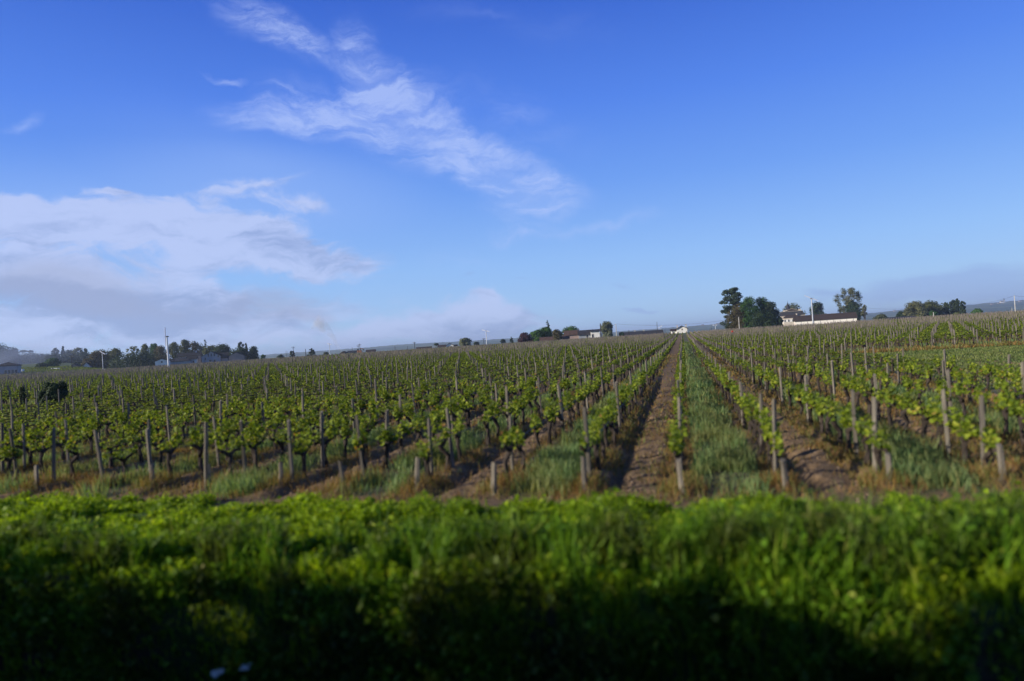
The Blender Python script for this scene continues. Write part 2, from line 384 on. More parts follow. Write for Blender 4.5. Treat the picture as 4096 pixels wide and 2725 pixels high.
def groundmat():
    m, t, bs = mat('ground_soil', .95); oc = t.n('ShaderNodeTexCoord').outputs['Object']
    mp = t.mapping(oc, (0, 0, 0), (0, 0, 0), (1, 1, 1))
    s = t.n('ShaderNodeSeparateXYZ'); t.L.new(mp, s.inputs[0]); sx, ty = s.outputs[0], s.outputs[1]
    wob = t.math('MULTIPLY', t.math('SUBTRACT', t.noise(mp, 2.0, 4), .5), .5)
    u = t.math('DIVIDE', t.math('ADD', sx, wob), ROW * 2)
    fr = t.math('FRACT', u)                             # 0-.5 sown, .5-1 tilled
    n1 = t.noise(mp, 5.0, 8, .7); n2 = t.noise(mp, .55, 4, .6); n3 = t.noise(mp, 30, 3, .7)
    soil = ramp(t, n1, [(.28, (.07, .046, .025)), (.5, (.18, .12, .065)), (.72, (.32, .22, .12))])
    dry = ramp(t, n3, [(.3, (.14, .085, .04)), (.7, (.30, .20, .10))])
    grn = ramp(t, n3, [(.3, (.035, .075, .035)), (.7, (.085, .14, .07))])
    # tufts of dead weed in the tilled lane
    till = t.mix(t.rng(t.noise(mp, 3.3, 4, .6), .5, .66), soil, dry)
    sown = t.mix(t.rng(n1, .45, .62, .35, 1.0), soil, grn)
    lane = t.mix(t.rng(t.math('ABSOLUTE', t.math('SUBTRACT', fr, .25)), .22, .27), sown, till)
    # dry strip at the foot of each row
    fr2 = t.math('ABSOLUTE', t.math('SUBTRACT', t.math('FRACT', t.math('ADD', t.math('DIVIDE', t.math('ADD', sx, wob), ROW), .5)), .5))
    foot = t.math('MULTIPLY', t.rng(fr2, .2, .08), t.rng(n1, .35, .6, .35, .95))
    lane = t.mix(foot, lane, dry)
    # headland and verge
    hd = t.mix(t.rng(n1, .45, .65), soil, (.105, .078, .055))
    c = t.mix(t.rng(t.math('ADD', ty, wob), -.1, .35), hd, lane)
    vg = ramp(t, n3, [(.3, (.02, .045, .008)), (.7, (.05, .10, .015))])
    c = t.mix(t.rng(t.math('ADD', ty, wob), -.95, -1.3), c, vg)
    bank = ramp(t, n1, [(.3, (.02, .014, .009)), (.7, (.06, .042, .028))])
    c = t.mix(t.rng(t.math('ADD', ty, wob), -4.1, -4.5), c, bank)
    # far land: meadow
    med = ramp(t, t.noise(mp, .02, 4), [(.35, (.05, .085, .028)), (.65, (.09, .12, .045))])
    c = t.mix(t.rng(ty, 262, 275, smooth=False), c, med)
    t.L.new(c, bs.inputs['Base Color'])
    bp = t.n('ShaderNodeBump'); bp.inputs['Strength'].default_value = .9; bp.inputs['Distance'].default_value = .05
    hgt = t.math('ADD', n1, t.math('MULTIPLY', n3, .3)); t.L.new(hgt, bp.inputs['Height']); t.L.new(bp.outputs[0], bs.inputs['Normal'])
    return m


# ------------------------------------------------------------------ ground, one sheet in the field frame
sa = np.concatenate([-np.geomspace(7500, 19, 70), np.arange(-18.5, 15, .09), np.geomspace(15.5, 7500, 70)])
ta = np.concatenate([[-400, -150, -60, -25, -14, -10.5, -9, -7.6], np.arange(-7, 15, .09), np.geomspace(15.2, 60, 60), np.geomspace(63, 9000, 80)])
TS, TT = np.meshgrid(sa, ta); gx, gy = L(TS, TT); gz = zg(gx, gy)
b = Buf(); ns, nt_ = len(sa), len(ta)
idx = (np.arange(nt_ - 1)[:, None] * ns + np.arange(ns - 1)[None]).ravel()
b.add(np.stack([TS.ravel(), TT.ravel(), gz.ravel()], 1), np.stack([idx, idx + 1, idx + ns + 1, idx + ns], 1), a=.5)
go = b.obj('ground', groundmat(), smooth=True); tag(go, kind='structure')
go.location = (OX[0], OX[1], 0); go.rotation_euler = (0, 0, -ANG)
asph = plain('asphalt', (.05, .05, .052), .25, 40, .9)
b = Buf(); b.add([(-600, -15, 0), (600, -15, 0), (600, -8.0, 0), (-600, -8.0, 0)], [(0, 1, 2, 3)])
ro = b.obj('road', asph); ro.location = (OX[0], OX[1], .155); ro.rotation_euler = (0, 0, -ANG); tag(ro, kind='structure')


# grass clearing on the right, between the two parcels: parcel 1 ends at row 6, the back parcel starts near t = 45
BACK_T = 41.5
def clear_left(s, t): return (s < -36) & (t > 17.5) & (t < 24.5)
def in_vines(row, t):
    """where vines and posts stand"""
    s = row * ROW
    ok = t > endline(s) + .3
    ok = ok & ((row <= 6) | (t > BACK_T))
    return ok & ~((row < -24) & (t > 20.5) & (t < 28))


def visible(x, y, m=1.12, add=2.0): return np.abs(x - 0) < .76 * y * m + add


# ------------------------------------------------------------------ posts
def post_buf(hgt, seed, wd=.067):
    r = np.random.default_rng(seed); b = Buf(); n = 5 + seed % 2
    angs = np.sort((np.arange(n) + r.random(n) * .5) / n * 2 * math.pi); q = wd / 2 * (1 + .35 * (r.random(n) - .3))
    bend = (r.random(2) - .5) * .05; lv = [-.12, .0, hgt * .3, hgt * .62, hgt * .9, hgt]; V = []
    for i, z in enumerate(lv):
        k = z / hgt; sc = 1.08 - .16 * k
        for a_, q_ in zip(angs, q):
            jit = 1 + .09 * (r.random() - .5)
            V.append((math.cos(a_) * q_ * sc * jit + bend[0] * k * k, math.sin(a_) * q_ * sc * jit + bend[1] * k * k, z + (0.02 * math.cos(a_ + seed) if i == 5 else 0)))
    fs = [(i * n + k, i * n + (k + 1) % n, (i + 1) * n + (k + 1) % n, (i + 1) * n + k) for i in range(5) for k in range(n)]
    b.add(V, fs, a=r.random()); b.add(V[-n:], [list(range(n))], a=.95); return b
PM = [post_buf(1.18, i).mesh('vineyard_post', WOOD) for i in range(8)]
SM = [post_buf(.50, 20 + i, .08).mesh('short_stake', WOOD) for i in range(4)]

ORD = ['zeroth', 'first', 'second', 'third', 'fourth', 'fifth', 'sixth', 'seventh', 'eighth', 'ninth', 'tenth', 'eleventh', 'twelfth', 'thirteenth', 'fourteenth',
       'fifteenth', 'sixteenth', 'seventeenth', 'eighteenth', 'nineteenth', 'twentieth']
TENS = {2: 'twenty', 3: 'thirty', 4: 'forty', 5: 'fifty', 6: 'sixty', 7: 'seventy', 8: 'eighty', 9: 'ninety'}
def ordn(n):
    if n <= 20: return ORD[n]
    t_, u_ = divmod(n, 10)
    return (TENS[t_][:-1] + 'ieth') if u_ == 0 else TENS[t_] + '-' + ORD[u_]
def rowname(row):
    return ('%s row left' % ordn(-row)) if row < 0 else ('%s row right' % ordn(row + 1))


MEAS = {(-11, 0): (2.64, 1.19), (-9, 0): (1.43, 1.14), (-8, 0): (1.28, 1.10), (-8, 1): (2.53, 1.13), (-6, 0): (.74, 1.21), (-6, 1): (1.9, 1.1),
        (-5, 0): (1.33, 1.11), (-5, 1): (2.45, 1.16), (-4, 0): (1.41, 1.16), (-4, 1): (2.47, 1.13), (-3, 0): (1.21, 1.06), (-3, 1): (2.35, 1.14),
        (-2, 0): (1.42, 1.04), (-1, 0): (.84, 1.2), (0, 0): (1.5, 1.25), (1, 1): (2.83, 1.13), (1, 0): (1.03, 1.2), (2, 1): (2.24, 1.16),
        (2, 0): (1.12, 1.15), (3, 1): (2.43, 1.12), (3, 0): (1.11, 1.13), (-7, 0): (1.0, 1.1), (-10, 0): (1.8, 1.15)}
plist = []
for row in range(-140, 141):
    s = row * ROW; e = float(endline(s)); r = np.random.default_rng(1000 + row)
    off = 0.0 if row <= 6 else BACK_T
    ts = []
    for k in (0, 1):
        if (row, k) in MEAS: ts.append(MEAS[(row, k)])
        elif k == 0 or (r.random() < .5 and row < -1): ts.append(((e + .9 if k == 0 else e + 2.0) + off, 1.05 + .2 * r.random()))
    tk = 6.7 + off
    while tk < 132: ts.append((tk + (r.random() - .5) * .5, 1.02 + .24 * r.random() + (.12 if r.random() < .12 else 0))); tk += 4.3
    for t, h in ts:
        x, y = L(s, t)
        if row < -24 and 20.5 < t < 28: continue
        if y > 6 and visible(x, y, 1.08, 1.2): plist.append((math.hypot(x, y), row, t, h, x, y))
plist.sort()
PN = 285
cnt = {}
near = sorted(plist[:PN], key=lambda q: (q[1], q[2]))
for i, (d, row, t, h, x, y) in enumerate(near):
    cnt[row] = cnt.get(row, 0) + 1
    me = PM[(row * 7 + cnt[row] * 3) % 8]
    o = bpy.data.objects.new('vineyard_post', me); C.objects.link(o)
    o.location = (x, y, float(zg(x, y))); sc = h / 1.18; o.scale = (1, 1, sc)
    o.rotation_euler = (rad(random.uniform(-2.5, 2.5)), rad(random.uniform(-2.2, 2.6)), random.random() * 6)
    if row == -8 and cnt[row] == 1: o.rotation_euler = (0, rad(-5), 1)
    tag(o, 'grey wooden post, %s along the %s of the bare lane' % (ordn(cnt[row]), rowname(row)), 'post', 'wooden posts along the vine rows')


def box_posts(lst, name, label, hs, wd):
    b = Buf(); arr = np.array(lst, float); n = len(arr); r = np.random.default_rng(5)
    x, y, h = arr[:, 0], arr[:, 1], arr[:, 2]; z0 = zg(x, y); lx = (r.random(n) - .5) * .07; ly = (r.random(n) - .5) * .07
    V = []
    th = r.random(n) * 1.5; wv = wd * (.8 + .4 * r.random(n))
    for zz, q in ((0, 1.0), (1, .9)):
        for k in range(4):
            a_ = th + k * math.pi / 2
            V.append(np.stack([x + np.cos(a_) * wv * q * .65 + lx * zz, y + np.sin(a_) * wv * q * .65 + ly * zz, z0 - .1 + (h + .1) * zz], 1))
    V = np.stack(V, 1).reshape(-1, 3); i = np.arange(n)[:, None] * 8; a = r.random(n); wm = WOODL if name == 'stake_field' else WOOD
    fs = np.concatenate([i + np.array(q) for q in ((0, 1, 5, 4), (1, 2, 6, 5), (2, 3, 7, 6), (3, 0, 4, 7), (4, 5, 6, 7))])
    b.add(V, fs, np.tile(a, 5)); o = b.obj(name, wm); return tag(o, label, 'posts', kind='stuff')
box_posts([(q[4], q[5], q[3]) for q in plist[PN:]], 'distant_vineyard_posts', 'grey wooden posts of the far vine rows, too many to count', 0, .085)
# parcel of bare stakes beyond
st_l = []
r = np.random.default_rng(11)
for row in range(-330, 331):
    s = row * ROW
    for t in np.arange(140, 262, 2.6):
        x, y = L(s, t + r.random() * 1.0)
        if visible(x, y, 1.05, 2): st_l.append((x, y, 1.0 + .35 * r.random()))
WOODL = woodmat('pale_stake_wood', (.07, .06, .05), (.17, .15, .125), (.28, .25, .21))
box_posts(st_l, 'stake_field', 'dense band of pale bare stakes along the far edge of the vineyard', 0, .09)

# short anchor stakes at the row ends
k = 0
for row, t, h in [(-9, 1.03, .46), (-7, 1.0, .42), (-6, .8, .42), (-5, .95, .40), (-4, .6, .46), (-3, .45, .52), (-2, .1, .5), (-1, .12, .56), (0, 0, .52), (1, .12, .46), (2, .5, .42), (3, .55, .5)]:
    x, y = L(row * ROW + .02, t); o = bpy.data.objects.new('short_stake', SM[k % 4]); C.objects.link(o); k += 1
    o.location = (x, y, float(zg(x, y))); o.scale = (1, 1, h / .5); o.rotation_euler = (rad(random.uniform(-3, 3)), rad(random.uniform(0, 4)), k)
    tag(o, 'short grey anchor stake starting the %s of the bare lane' % rowname(row), 'stake', 'short anchor stakes at the row ends')

# ------------------------------------------------------------------ trellis wires
WIRE = plain('wire', (.10, .095, .09), .2, 10, .5, .6)
for row in range(-9, 7):
    s = row * ROW; b = Buf(); t0 = MEAS.get((row, 0), (1.2, 1))[0]; ts = [t0] + [t0 + q for q in np.arange(2.1, 60, 2.15)]
    pts = [(*L(s + .045, t), .66 - .012 * (i % 2)) for i, t in enumerate(ts)]
    tube(b, pts, [.0055] * len(pts), 4, cap=False); o = b.obj('trellis_wire', WIRE)
    tag(o, 'thin steel wire strung post to post along the %s of the bare lane' % rowname(row), 'wire', 'trellis wires of the vine rows')


# ------------------------------------------------------------------ vines
def vine_variant(seed):
    r = np.random.default_rng(seed); tb = Buf(); lb = Buf()
    hz = .38 + .12 * r.random(); lx, ly = (r.random(2) - .5) * .14
    kx, ky = (r.random(2) - .5) * .10
    p = [(0, 0, -.05), (kx * .3, ky * .5, hz * .3), (kx, ky, hz * .6), (lx, ly, hz * .88), (lx * 1.1, ly * 1.1, hz)]
    tube(tb, p, [.056, .042, .038, .056, .064], 7, .7, r=r)
    heads = []; vig = .55 + .5 * r.random()
    for sg in (-1, 1):
        if r.random() < .12: continue
        l = .22 + .26 * r.random(); zz = hz + .0 + .13 * r.random()
        q = [(lx, ly, hz - .03), (lx + .02 * sg, ly + sg * l * .4, hz + .04), (lx - .02, ly + sg * l, zz)]
        tube(tb, q, [.048, .032, .024], 6, .7, r=r)
        tube(tb, [(lx - .02, ly + sg * l, zz - .02), (lx - .03, ly + sg * (l + .03), zz + .05)], [.03, .022], 6, .5, r=r)
        heads += [np.array(q[1]), np.array(q[2]), np.array([lx, ly + sg * l * .7, zz])]
    heads.append(np.array([lx, ly, hz + .03]))
    cen = []; sz = []
    for hd in heads:
        for _ in range(r.integers(1, 4)):
            if r.random() > .45 + .6 * vig: continue
            ln = (.10 + .27 * r.random() ** 1.2) * (.75 + .35 * vig); d = np.array([(r.random() - .5) * .5, (r.random() - .5) * 1.0, 1.0]); d /= np.linalg.norm(d); d *= ln
            end = hd + d; tube(tb, [hd, hd + d * .5 + (r.random(3) - .5) * .02, end], [.006, .005, .003], 4, cap=False, m=1, r=r)
            m = int(4 + ln * 19)
            for j in range(m):
                f = (.12 + .9 * r.random()); o_ = (r.random(3) - .5) * np.array([.16, .19, .13]); cen.append(hd + d * f + o_); sz.append(.046 + .052 * r.random() * (1.2 - .5 * f))
    leaves(lb, cen, np.array(sz) * 1.12, .45, r=r)
    return tb.mesh('trunk', [BARK, SHOOT]), lb.mesh('foliage', VLEAF)
SHOOT = plain('green_shoot', (.11, .14, .03), .3, 20)
VV = [vine_variant(40 + i) for i in range(12)]
vines = []
for row in range(-140, 141):
    s = row * ROW; r = np.random.default_rng(3000 + row)
    t = float(endline(s)) + (.45 if row <= 6 else BACK_T + 1.2) + r.random() * .5
    while t < 131:
        x, y = L(s + (r.random() - .5) * .06, t)
        if visible(x, y, 1.07, 1.5) and bool(in_vines(row, t)) and r.random() > .085 + .10 * float(sst(float(row), 1.5, 5) * sst(t, 30., 10.)):
            vines.append((math.hypot(x, y), row, t, x, y, r.integers(12)))
        t += .92 + (r.random() - .5) * .22
vines.sort()
VN = 300
cnt = {}
for i, (d, row, t, x, y, k) in enumerate(sorted(vines[:VN], key=lambda q: (q[1], q[2]))):
    cnt[row] = cnt.get(row, 0) + 1
    o = empty('grapevine', (x, y, float(zg(x, y))), 'gnarled leafy vine, %s along the %s of the bare lane' % (ordn(cnt[row]), rowname(row)),
              'grapevine', 'grapevines in the near rows', -ANG + (math.pi if i % 2 else 0) + random.uniform(-.2, .2))
    sc = random.uniform(.80, 1.04); o.scale = (sc, sc, random.uniform(.92, 1.15))
    for nm, me in zip(('trunk', 'foliage'), VV[k]):
        c = bpy.data.objects.new(nm, me); C.objects.link(c); c.parent = o


def far_vines(lst, nl, size, seed, name, label, tr=True, dens=1.0):
    r = np.random.default_rng(seed); A = np.array([(q[3], q[4]) for q in lst]); n = len(A)
    z0 = zg(A[:, 0], A[:, 1]); b = Buf()
    # leaves in tufts
    nt = 5; tu = r.random((n, nt)) - .5; tw = (r.random((n, nt)) - .5) * .26; tz = .46 + .22 * r.random((n, nt))
    j = r.integers(0, nt, (n, nl)); ii = np.arange(n)[:, None]
    u = tu[ii, j] * 1.0 + (r.random((n, nl)) - .5) * .26; v = tw[ii, j] + (r.random((n, nl)) - .5) * .22; zz = tz[ii, j] + (r.random((n, nl)) - .5) * .20
    keep = r.random((n, nl)) < (dens * (.35 + .6 * fbm(A[:, 0] * .12, A[:, 1] * .12) + .5 * r.random(n)))[:, None]
    X = A[:, :1] + u * RX[0] + v * EX[0]; Y = A[:, 1:] + u * RX[1] + v * EX[1]; Z = z0[:, None] + zz
    cen = np.stack([X[keep], Y[keep], Z[keep]], 1)
    leaves(b, cen, size * (.7 + .6 * r.random(len(cen))), .45, fold=False, r=r)
    if tr:
        th = r.random(n) * 1.5; lx = (r.random(n) - .5) * .12; ly = (r.random(n) - .5) * .12; V = []
        for q, zq, wd in ((0, 0, .055), (.6, .26, .045), (1, .46, .065), (1.2, .56, .04)):
            for k in range(4):
                a_ = th + k * math.pi / 2; V.append(np.stack([A[:, 0] + lx * q + np.cos(a_) * wd, A[:, 1] + ly * q + np.sin(a_) * wd, z0 + zq], 1))
        V = np.stack(V, 1).reshape(-1, 3); i = np.arange(n)[:, None] * 16
        fs = np.concatenate([i + np.array((g * 4 + k, g * 4 + (k + 1) % 4, g * 4 + 4 + (k + 1) % 4, g * 4 + 4 + k)) for g in range(3) for k in range(4)])
        b.add(V, fs, m=1)
        # arms along the row
        V = []
        for q in (-.38, .38):
            for (dz, wv) in ((-.02, 0), (.02, .02), (.02, -.02)):
                V.append(np.stack([A[:, 0] + lx + q * RX[0] + wv * EX[0], A[:, 1] + ly + q * RX[1] + wv * EX[1], z0 + .56 + dz + 0 * lx], 1))
        V = np.stack(V, 1).reshape(-1, 3); i = np.arange(n)[:, None] * 6
        b.add(V, np.concatenate([i + np.array(q) for q in ((0, 1, 4, 3), (1, 2, 5, 4), (2, 0, 3, 5))]), m=1)
    return tag(b.obj(name, [VLEAF2, BARK]), label, 'grapevines', kind='stuff')
far_vines([q for q in vines[VN:] if q[0] < 50], 56, .088, 1, 'middle_vine_rows', 'leafy vine rows of the middle of the vineyard, beyond the nearest plants')
far_vines([q for q in vines[VN:] if q[0] >= 50], 30, .14, 2, 'distant_vine_rows', 'yellow-green vine rows merging together in the far vineyard')
# thin leaf among the far stakes and a green rim of vines behind them
r = np.random.default_rng(12); rim = []
for row in range(-340, 341, 1):
    for t in np.arange(134, 330, 3.0):
        x, y = L(row * ROW, t + r.random() * 2)
        if visible(x, y, 1.05, 2) and (t < 262 or row < -20): rim.append((0, row, t, x, y))
far_vines([q for q in rim if q[2] < 262], 9, .22, 3, 'sparse_vine_parcel', 'sparse young vines between the pale far stakes', False)
far_vines([q for q in rim if q[2] >= 262], 16, .34, 4, 'far_green_vine_parcel', 'thin green strip of vines beyond the band of stakes', False)


# ------------------------------------------------------------------ ground cover
def scatter(n, s0, s1, t0, t1, r, cone=1.08):
    s = r.uniform(s0, s1, n); t = r.uniform(t0, t1, n); x, y = L(s, t); k = visible(x, y, cone, 1.0) & (y > 1)
    return s[k], t[k], x[k], y[k]
r = np.random.default_rng(21)
b = Buf()
for (t0, t1, dens, wd, hh) in ((-.5, 8, 950, .013, .27), (8, 20, 380, .021, .27), (20, 50, 90, .038, .27), (50, 125, 15, .09, .28)):
    s0, s1 = -(.9 * (t1 + 12)) - 6, .9 * (t1 + 12); n = int((s1 - s0) * (t1 - t0) * dens)
    s, t, x, y = scatter(n, s0, s1, t0, t1, r)
    fr = (s / (ROW * 2)) % 1; tuft = fbm(s * 1.6, t * 1.6, 3); row = np.floor(s / ROW)
    inl = (fr > .07) & (fr < .43); edge = sst(np.abs(fr - .25), .21, .13)
    keep = inl & (r.random(len(s)) < (.12 + 1.2 * sst(tuft, .38, .58)) * (.45 + .55 * sst(fbm(s * .5 + 60, t * .35 + 9, 3), .36, .5)) * (.35 + .65 * edge)) & (t > endline(s) - .45 - .5 * sst(s, -3, -8) + .5 * r.random(len(s))) & ((row < 6) | (t > BACK_T + .4))
    keep &= r.random(len(s)) < .45 + .55 * sst(s, -14, -4) + .4 * sst(t, 8, 20)
    s, t, x, y, tuft = s[keep], t[keep], x[keep], y[keep], tuft[keep]
    hgt = hh * (.35 + 1.0 * r.random(len(s))) * (.3 + 1.25 * tuft)
    blades(b, np.stack([x, y, zg(x, y) - .01], 1), hgt, wd * (.7 + .6 * r.random(len(s))), .55, seg=2 if t1 < 21 else 1, r=r)
tag(b.obj('cover_crop', COVER), 'blue-green cover crop sown in every second lane between the vines', 'cover crop', kind='stuff')

b = Buf()
for (t0, t1, dens, wd, hh) in ((-.7, 8, 900, .011, .13), (8, 22, 300, .019, .14), (22, 60, 60, .045, .15)):
    s0, s1 = -(.9 * (t1 + 12)) - 6, .9 * (t1 + 12); n = int((s1 - s0) * (t1 - t0) * dens)
    s, t, x, y = scatter(n, s0, s1, t0, t1, r); row = np.floor(s / ROW)
    d = np.abs((s / ROW + .5) % 1 - .5); tuft = fbm(s * 2.2 + 40, t * 2.2, 3); e = endline(s)
    big = fbm(s * .45 + 7, t * .3 + 2, 3); pr = sst(d, .34, .08) * (.15 + .9 * sst(tuft, .35, .6)) + (.2 + .5 * sst(s, -2, 5)) * sst(tuft * .6 + big * .4, .44, .62) * (row % 2 == 1) + .4 * sst(s, 0, 6) * sst(big, .42, .6)
    mound = np.exp(-((d / .2) ** 2 + ((t - e - .05) / .5) ** 2)); pr = pr * (t > e) + mound * .85 + .42 * (t <= e) * sst(tuft, .46, .64) * sst(t, -.9, -.3)
    keep = (r.random(len(s)) < pr) & ((row < 6) | (t > BACK_T - .5) | (d > 2))
    s, t, x, y, mo, tf = s[keep], t[keep], x[keep], y[keep], mound[keep], tuft[keep]
    hgt = hh * (.4 + .9 * r.random(len(s))) * (.6 + .8 * tf) * (1 + .7 * mo)
    a = np.clip(r.random(len(s)) * .95 - .1 + .12 * sst(s, -8, 4), 0, 1)
    blades(b, np.stack([x, y, zg(x, y) - .01 + .05 * mo], 1), hgt, wd * (.6 + .8 * r.random(len(s))), .9, a, seg=1, r=r)
# far edge of the right parcel
s, t, x, y = scatter(9000, 10, 90, BACK_T - .6, BACK_T + .8, r)
blades(b, np.stack([x, y, zg(x, y)], 1), .25 * (.4 + .9 * r.random(len(s))), .05, .9, seg=1, r=r)
tag(b.obj('dry_weeds', DRY), 'tan and orange dead weeds under the vines and around the row ends', 'weeds', kind='stuff')

# soil clods on the tilled lanes and headland
b = Buf(); r = np.random.default_rng(31)
s, t, x, y = scatter(60000, -22, 18, -1.1, 16, r); row = np.floor(s / ROW)
keep = ((row % 2 == 1) & (t > 0) & (np.abs((s / ROW) % 1 - .5) < .36) | (t < .2)) & (r.random(len(s)) < .5 * sst(t, 18, 2))
s, t, x, y = s[keep], t[keep], x[keep], y[keep]; n = len(s); q = .012 + .035 * r.random(n) ** 2.5; z = zg(x, y)
T = np.array([(1, 0, 0), (0, 1, 0), (-1, 0, 0), (0, -1, 0), (0, 0, .9)], float)
J = T[None] * (.7 + .6 * r.random((n, 5, 1))) * q[:, None, None]; J += np.stack([x, y, z], 1)[:, None]
i = np.arange(n)[:, None] * 5; av = r.random(n)
b.add(J.reshape(-1, 3), np.concatenate([i + np.array(k_) for k_ in ((0, 1, 4), (1, 2, 4), (2, 3, 4), (3, 0, 4))]), np.tile(av, 4))
mc, tcx, bs = mat('clod', .95); tcx.L.new(ramp(tcx, tcx.n('ShaderNodeAttribute', attribute_name='v').outputs['Fac'], [(0, (.09, .062, .04)), (.6, (.17, .12, .08)), (1, (.27, .20, .14))]), bs.inputs['Base Color'])
tag(b.obj('soil_clods', mc), 'crumbled brown clods scattered over the tilled lanes and headland', 'soil', kind='stuff')

# short grass of the clearings (right and left)
b = Buf(); r = np.random.default_rng(33)
s, t, x, y = scatter(200000, 9.2, 75, 6, BACK_T - 1.2, r, 1.15); hh = .05 + .07 * r.random(len(s))
blades(b, np.stack([x, y, zg(x, y)], 1), hh, .05, .9, seg=1, r=r)
s, t, x, y = scatter(30000, -75, -34, 20.5, 28, r, 1.15)
blades(b, np.stack([x, y, zg(x, y)], 1), .06 + .07 * r.random(len(s)), .05, .9, seg=1, r=r)
GR = leafmat('mown_grass', [(0, (.08, .12, .03)), (.5, (.145, .19, .045)), (1, (.25, .26, .09))], .3, .5, .3, (.06, .11, .03))
tag(b.obj('mown_grass', GR), 'short pale green grass in the clearing beside the vine rows', 'grass', kind='stuff')

# ------------------------------------------------------------------ verge: lush strip and its shaded bank
b = Buf(); r = np.random.default_rng(41)
s, t, x, y = scatter(330000, -14, 13, -4.55, .2, r, 1.35)
cl = fbm(s * 1.1 + 9, t * 1.1 + 3, 4); edge = sst(t - .75 * endline(s) * (s < 0) + (fbm(s * 1.5, t, 2) - .5) * 1.1, -.9, -1.3)
keep = r.random(len(s)) < edge * (.35 + .9 * sst(cl, .3, .55)); s, t, x, y, cl = s[keep], t[keep], x[keep], y[keep], cl[keep]
tf = fbm(s * 3.6 + 30, t * 3.6 + 8, 3); k = r.random(len(s)) < .25 + 1.1 * sst(tf, .36, .56); s, t, x, y, cl, tf = s[k], t[k], x[k], y[k], cl[k], tf[k]
hgt = (.05 + .13 * sst(cl, .35, .7) + .13 * sst(tf, .40, .66)) * (.5 + .8 * r.random(len(s))) * (.8 + .15 * sst(s, -6, 9))
blades(b, np.stack([x, y, zg(x, y) - .01], 1), hgt, .012 + .013 * r.random(len(s)), .8, seg=2, r=r)
k = r.random(len(s)) < .26
leaves(b, np.stack([x[k], y[k], zg(x[k], y[k]) + hgt[k] * (.5 + .5 * r.random(k.sum()))], 1), .035 + .05 * r.random(k.sum()), .7, r=r)
tag(b.obj('verge_grass', VERGE), 'bright green tangled grass and herbs of the roadside verge', 'grass', kind='stuff')
b = Buf()
s, t, x, y = scatter(190000, -12, 11, -5.1, -3.9, r, 1.6)
cl = fbm(s * 1.3 + 3, t * 2 + 30, 4); z = zg(x, y); tf = fbm(s * 3.0 + 90, z * 3.4 + t * 1.5, 3); keep = (r.random(len(s)) < .15 * sst(cl, .34, .6) + 1.3 * sst(tf, .42, .58)) & (z < .12); s, t, x, y, cl, z = s[keep], t[keep], x[keep], y[keep], cl[keep], z[keep]
h = (.10 + .34 * r.random(len(s))) * (.5 + .8 * sst(cl, .4, .7))
blades(b, np.stack([x, y, z], 1), h, .012 + .014 * r.random(len(s)), .8, seg=2, r=r, dirn=(-RX[0] * .35, -RX[1] * .35))
k = r.random(len(s)) < .4
leaves(b, np.stack([x[k], y[k], z[k] + h[k] * (.3 + .7 * r.random(k.sum()))], 1) - np.array([RX[0], RX[1], 0]) * (.02 + .16 * r.random(k.sum()))[:, None], .025 + .05 * r.random(k.sum()), .25, r=r)
s, t, x, y = scatter(60000, -12, 11, -4.7, -3.3, r, 1.6); cl = fbm(s * 2.3 + 70, t * 2.8 + 5, 4); k = r.random(len(s)) < 1.2 * sst(cl, .50, .64); s, t, x, y = s[k], t[k], x[k], y[k]
h = (.22 + .48 * r.random(len(s)) ** 1.4) * (.7 + .6 * sst(s, -6, 8)); zt_ = zg(x, y); blades(b, np.stack([x, y, zt_], 1), h, .013 + .012 * r.random(len(s)), .6, seg=2, r=r); k = r.random(len(s)) < .5
leaves(b, np.stack([x[k], y[k], zt_[k] + h[k] * (.4 + .6 * r.random(k.sum()))], 1), .03 + .05 * r.random(k.sum()), .5, r=r)
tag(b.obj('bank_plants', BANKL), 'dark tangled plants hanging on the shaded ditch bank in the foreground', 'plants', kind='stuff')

# white umbel flowers at the bottom
STEM = plain('flower_stem', (.05, .10, .02), .2, 20); PETAL = plain('petal', (.85, .86, .80), .06, 30, .7)
for (px, py, lab, sc) in ((985, 2672, 'small white umbel flower, the higher one on the dark ditch bank', 1.0), (868, 2695, 'small white umbel flower, the lower one on the dark ditch bank', .95)):
    X, Z = ray(px, py)
    # stands on the bank: follow the sight line until the stem is 30 cm long
    y = 5.5
    x = X * y; z1 = H + Z * y
    for _ in range(60):
        x = X * y; z1 = H + Z * y
        if z1 - float(zg(x, y)) < .28: break
        y += .02
    o = empty('wild_flower', (x, y, float(zg(x, y))), lab, 'flower'); hh = z1 - float(zg(x, y)); b = Buf()
    tube(b, [(0, .02, -.03), (.01, 0, hh * .5), (0, 0, hh - .03)], [.004, .003, .002], 5)
    rr = np.random.default_rng(int(px)); pb = Buf()
    for k in range(22):
        a_ = rr.random() * 6.28; q = .06 * math.sqrt(rr.random()) * sc; c = (math.cos(a_) * q, math.sin(a_) * q, hh + .012 * rr.random() - q * .2)
        tube(b, [(0, 0, hh - .03), c], [.0015, .001], 3, cap=False)
        n = 12; leaves(pb, np.array(c) + (rr.random((n, 3)) - .5) * .024, .017, 1.2, r=rr)
    b.obj('stem', STEM, o); pb.obj('flower_head', PETAL, o)


